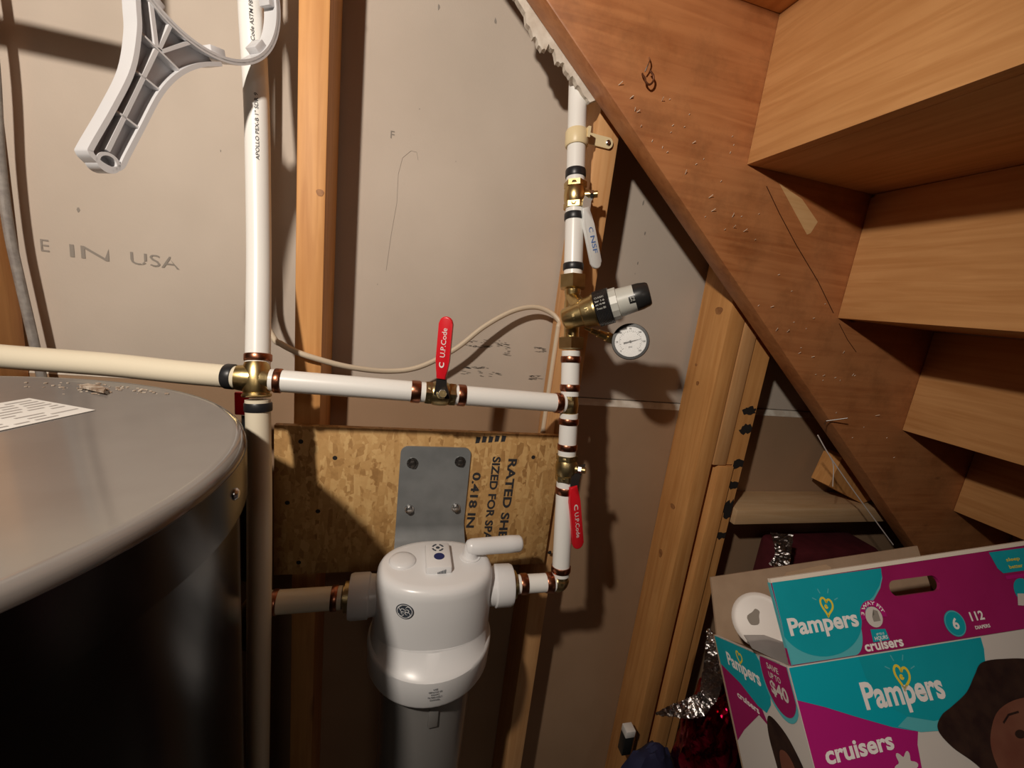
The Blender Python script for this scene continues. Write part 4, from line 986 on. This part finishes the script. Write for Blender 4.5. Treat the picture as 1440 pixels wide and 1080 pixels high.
# front print
prn('magenta_print', [(.0005,-.0015),(.0005,-BH+.004),(.12,-BH+.004),(.125,-.14),(.118,-.105),(.122,-.085),(.130,-.070),(.12,-.06)], 'magenta2', fr, F, 1)
swo = [(.0005,-.0008),(.2455,-.0008),(.2440,-.012),(.236,-.032),(.222,-.050),(.205,-.064),(.185,-.073),(.160,-.0775),(.130,-.0750),(.100,-.067),(.060,-.052),(.030,-.040),(.0005,-.030)]
prn('teal_print', swo, 'teal3', fr, F, 2)
prn('teal_shade', [(.085,-.0012),(.2450,-.0012),(.2435,-.012),(.236,-.030),(.222,-.047),(.205,-.059),(.18,-.066),(.15,-.068),(.120,-.060),(.098,-.045),(.086,-.02)], 'teal', fr, F, 3)
prn('teal_highlight', [(.120,-.0600),(.15,-.068),(.18,-.066),(.205,-.059),(.222,-.047),(.224,-.048),(.205,-.064),(.185,-.073),(.160,-.0775),(.130,-.0750),(.105,-.067)], 'teal2', fr, F, 4)
words('brand_lettering', [('Pampers', .0755,-.0560,.0985,.0325,-.02)], 'whitetxt', fr, lay=5, bold=.03)
strokes('heart_mark', heart(.1295,-.0245,.0115), .0026, 'yellow', fr, lay=5); strokes('ray_mark', rays(.1295,-.0235,.0120), .0012, 'teal2', fr, lay=5)
words('range_lettering', [('cruisers', .0140,-.0870,.0800,.0150,.03)], 'whitetxt', fr, lay=5, bold=.03)
prn('flower_print', [(.100+(.011+.003*math.cos(6*t))*math.cos(t), -.100+(.011+.003*math.cos(6*t))*math.sin(t)) for t in [k*math.pi/24 for k in range(48)]], 'boxwhite', fr, F, 6)
hairp = [(.2330,-.0240),(.262,-.024),(.30,-.030),(.335,-.050),(BW-.002,-.090),(BW-.002,-.22),(.24,-.22),(.21,-.16),(.185,-.115),(.160,-.092),(.150,-.075),(.160,-.064),(.176,-.058),(.200,-.048),(.218,-.034)]
prn('hair_print', sm2(hairp), 'hair', fr, F, 6)
prn('face_print', sm2([(.232,-.068),(.262,-.062),(.30,-.066),(.335,-.085),(.352,-.13),(.345,-.20),(.25,-.20),(.224,-.16),(.206,-.125),(.204,-.10),(.214,-.082)]), 'skin', fr, F, 7)
prn('eye_print', circ(.245,-.092,.0065,0,360,20,.6), 'hair', fr, F, 8); strokes('brow_print', [[(.230,-.080),(.240,-.074),(.254,-.073)]], .002, 'hair', fr, lay=8)
# left side print
prn('magenta_print', [(.137,-.030),(.137,-.12),(.115,-.10),(.075,-.070),(.060,-.076),(.070,-.05)], 'magenta', ls, Ls, 1)
prn('teal_print', [(.1375,-.0005),(.052,-.0005),(.046,-.010),(.040,-.030),(.046,-.050),(.058,-.062),(.072,-.060),(.100,-.045),(.137,-.034)], 'teal', ls, Ls, 2)
bm = NB(); text(bm, 'Pampers', A, ba, bu, .062, .020, bold=.03, f=lambda a, b: Ls(.117-a, -.034+b-a*.10, .0009)); text(bm, 'cruisers', A, ba, bu, .040, .007, bold=.03, f=lambda a, b: Ls(.112-a, -.064+b-a*.12, .0009)); obj('brand_lettering', bm, M['whitetxt'], ls, smooth=0)
strokes('heart_mark', [[(.088-(x-.088), y) for x, y in heart(.088,-.014,.007)[0]]], .002, 'yellow', ls, Ls, 3)
prn('price_edge', circ(.022,-.018,.0265,0,360,36,1.5), 'teal2', ls, lambda a, b, off: Ls(min(.0478,max(.0005,a)), min(-.0005,b), off), 3)
prn('price_disc', circ(.022,-.016,.0245,0,360,36,1.5), 'magenta', ls, lambda a, b, off: Ls(min(.0465,max(.001,a)), min(-.0005,b), off), 4)
bm = NB(); text(bm, '$40', A, ba, bu, .026, .016, bold=.03, f=lambda a, b: Ls(.036-a, -.037+b-a*.1, .0018)); text(bm, 'SAVE', A, ba, bu, .018, .006, bold=.02, f=lambda a, b: Ls(.034-a, -.010+b-a*.1, .0018)); text(bm, 'UP TO', A, ba, bu, .018, .006, bold=.02, f=lambda a, b: Ls(.034-a, -.019+b-a*.1, .0018)); obj('price_lettering', bm, M['boxwhite'], ls, smooth=0)
prn('hair_print', sm2([(.056,-.064),(.040,-.066),(.024,-.080),(.012,-.11),(.010,-.18),(.060,-.18),(.062,-.12),(.064,-.085)]), 'hair', ls, Ls, 3)
prn('face_print', sm2([(.050,-.095),(.036,-.092),(.028,-.11),(.026,-.16),(.050,-.17),(.054,-.12)]), 'skin', ls, Ls, 4)
# round white tub lid inside the carton
dc = onpl(1068, 872, A+bc*.055, bc); dn = (tocam(dc)*.9+V((-.35,0,.25))).normalized()
o2 = thing('plastic_tub', 'round white lidded tub poking out of the open diaper carton', 'tub', dc-dn*.08)
obj('tub_body', lathe(NB(), dc-dn*.085, dn, [(0,.022),(.005,.026),(.075,.029),(.080,.030)], 32), M['film'], o2, smooth=40)
obj('lid', lathe(NB(), dc-dn*.010, dn, [(0,.0295),(.001,.0315),(.008,.0315),(.0095,.030),(.010,.027),(.0092,.024),(.0092,0)], 36), M['boxwhite'], o2, smooth=40)
bm = NB(); u1, v1 = basis(dn)
prism(bm, [dc-dn*.0004+u1*math.cos(t)*.006*(1+.3*math.sin(3*t))+v1*math.sin(t)*.010+u1*.006 for t in [k*math.pi/10 for k in range(20)]], dn*.0002); obj('lid_print', bm, M['scuff'], o2, smooth=0)
bm = NB(); q = [onpl(x, y, A+bc*.03, bc) for x, y in ((1046,893),(1075,893),(1108,905),(1109,938),(1085,925),(1058,912))]
prism(bm, q, bc*.0008); tag(obj('plastic_wrap', bm, M['film'], smooth=0), 'crinkled clear plastic wrap at the left rim of the carton', 'plastic wrap')

# support below, off the picture
bm = bb(NB(), .68, 1.05, -.66, -.34, 0, .64, .01); tag(obj('storage_tote', bm, M['tote']), 'dark storage tote under the tipped diaper carton', 'tote')

# ------------------------------------------------------------------ foil things
def crumple(center, rad, amp, fr_, seed, sub=4, zcut=None):
    bm = NB(); bmesh.ops.create_icosphere(bm, subdivisions=sub, radius=1)
    for v in bm.verts:
        n = v.co.normalized(); d = 0
        for k, (f_, a_) in enumerate(((fr_, amp), (fr_*2.3, amp*.5), (fr_*5, amp*.22))):
            d += (abs(noise.noise(n*f_+V((seed*3.7, k*9.1, seed))))*2-.5)*a_
        v.co = V(center)+V((n.x*rad[0], n.y*rad[1], n.z*rad[2]))*(1+d)
    return bm
def foil_strip(path, widths, amp, seed, up, n=14):
    """crumpled foil tail along a path"""
    pts = spline(path, n); m = len(pts); bm = NB(); rows = []; cols = 9
    for i, p in enumerate(pts):
        t = i/(m-1)*(len(widths)-1); k = min(int(t), len(widths)-2); w_ = widths[k]+(widths[k+1]-widths[k])*(t-k)
        d = (pts[min(i+1,m-1)]-pts[max(i-1,0)]).normalized(); s = d.cross(V(up)).normalized(); nn = s.cross(d)
        rows.append([p+s*(j/(cols-1)-.5)*w_+nn*(noise.noise(V((i*.35, j*.8, seed)))*amp)+s*noise.noise(V((i*.5, j*.3, seed+5)))*amp*.6 for j in range(cols)])
    g = [[bm.verts.new(q) for q in r] for r in rows]
    for a, b in zip(g, g[1:]):
        for j in range(cols-1): bm.faces.new((a[j], a[j+1], b[j+1], b[j]))
    r = bmesh.ops.solidify(bm, geom=bm.faces[:], thickness=.0006)
    return bm
bg = at(1003, 1045, -.235)
o = thing('foil_bag', 'crumpled red metallic foil bag with silver edging between stud and carton', 'bag', (bg.x, bg.y, bg.z-.20))
obj('body', crumple(bg+V((0,.0,-.02)), (.066,.060,.160), .15, 1.7, 3, 5), M['redfoil'], o, smooth=35)
cy_ = -.30
obj('silver_tail', foil_strip([at(996,884,cy_+.03), at(1004,905,cy_+.01), at(1003,945,cy_-.005), at(996,975,cy_-.005), at(985,990,cy_-.005)], [.004,.026,.030,.028,.020], .003, 2, tocam(bg)), M['silver'], o, smooth=25)
obj('silver_tail', foil_strip([at(922,1004,cy_+.02), at(945,1000,cy_), at(968,997,cy_-.005), at(985,990,cy_-.008), at(992,980,cy_-.01)], [.003,.016,.026,.028,.018], .003, 7, tocam(bg)), M['silver'], o, smooth=25)
bm = foil_strip([at(1094,800,-.16), at(1100,785,-.16), at(1101,768,-.155), at(1099,750,-.15)], [.034,.026,.030,.040], .003, 11, tocam(at(1100,770,-.15)))
tag(obj('silver_foil', bm, M['silver'], smooth=25), 'upright twist of silver foil behind the carton, below the ledge', 'foil')
bm = bb(NB(), .86, 1.14, -.108, -.02, 0, .865, .015); tag(obj('maroon_bag', bm, M['maroon']), 'dark maroon bag in shade below the pine ledge', 'bag')
bn_ = at(915, 1075, -.17)
bm = crumple(V((bn_.x, bn_.y, .20)), (.085,.05,.222), .07, 2, 9, 4); zc = min(v.co.z for v in bm.verts); bmesh.ops.translate(bm, verts=bm.verts, vec=(0,0,-zc))
tag(obj('navy_sack', bm, M['navy']), 'dark navy cloth sack at the foot of the studs', 'bag')
p = at(882, 1040, -.12); o = thing('small_carton', 'small black and white carton wedged at the foot of the stud', 'box', (p.x, p.y, p.z-.05))
obj('body', box(NB(), p+V((.001,.004,-.012)), (.022,.02,.05), None, .001), M['black'], o); obj('paper_top', box(NB(), p+V((.001,.0035,.0215)), (.0225,.021,.017), None, .001), M['paper'], o)

for ob_ in list(bpy.data.objects):
    if '_o' in ob_: del ob_['_o']
bpy.context.view_layer.update()
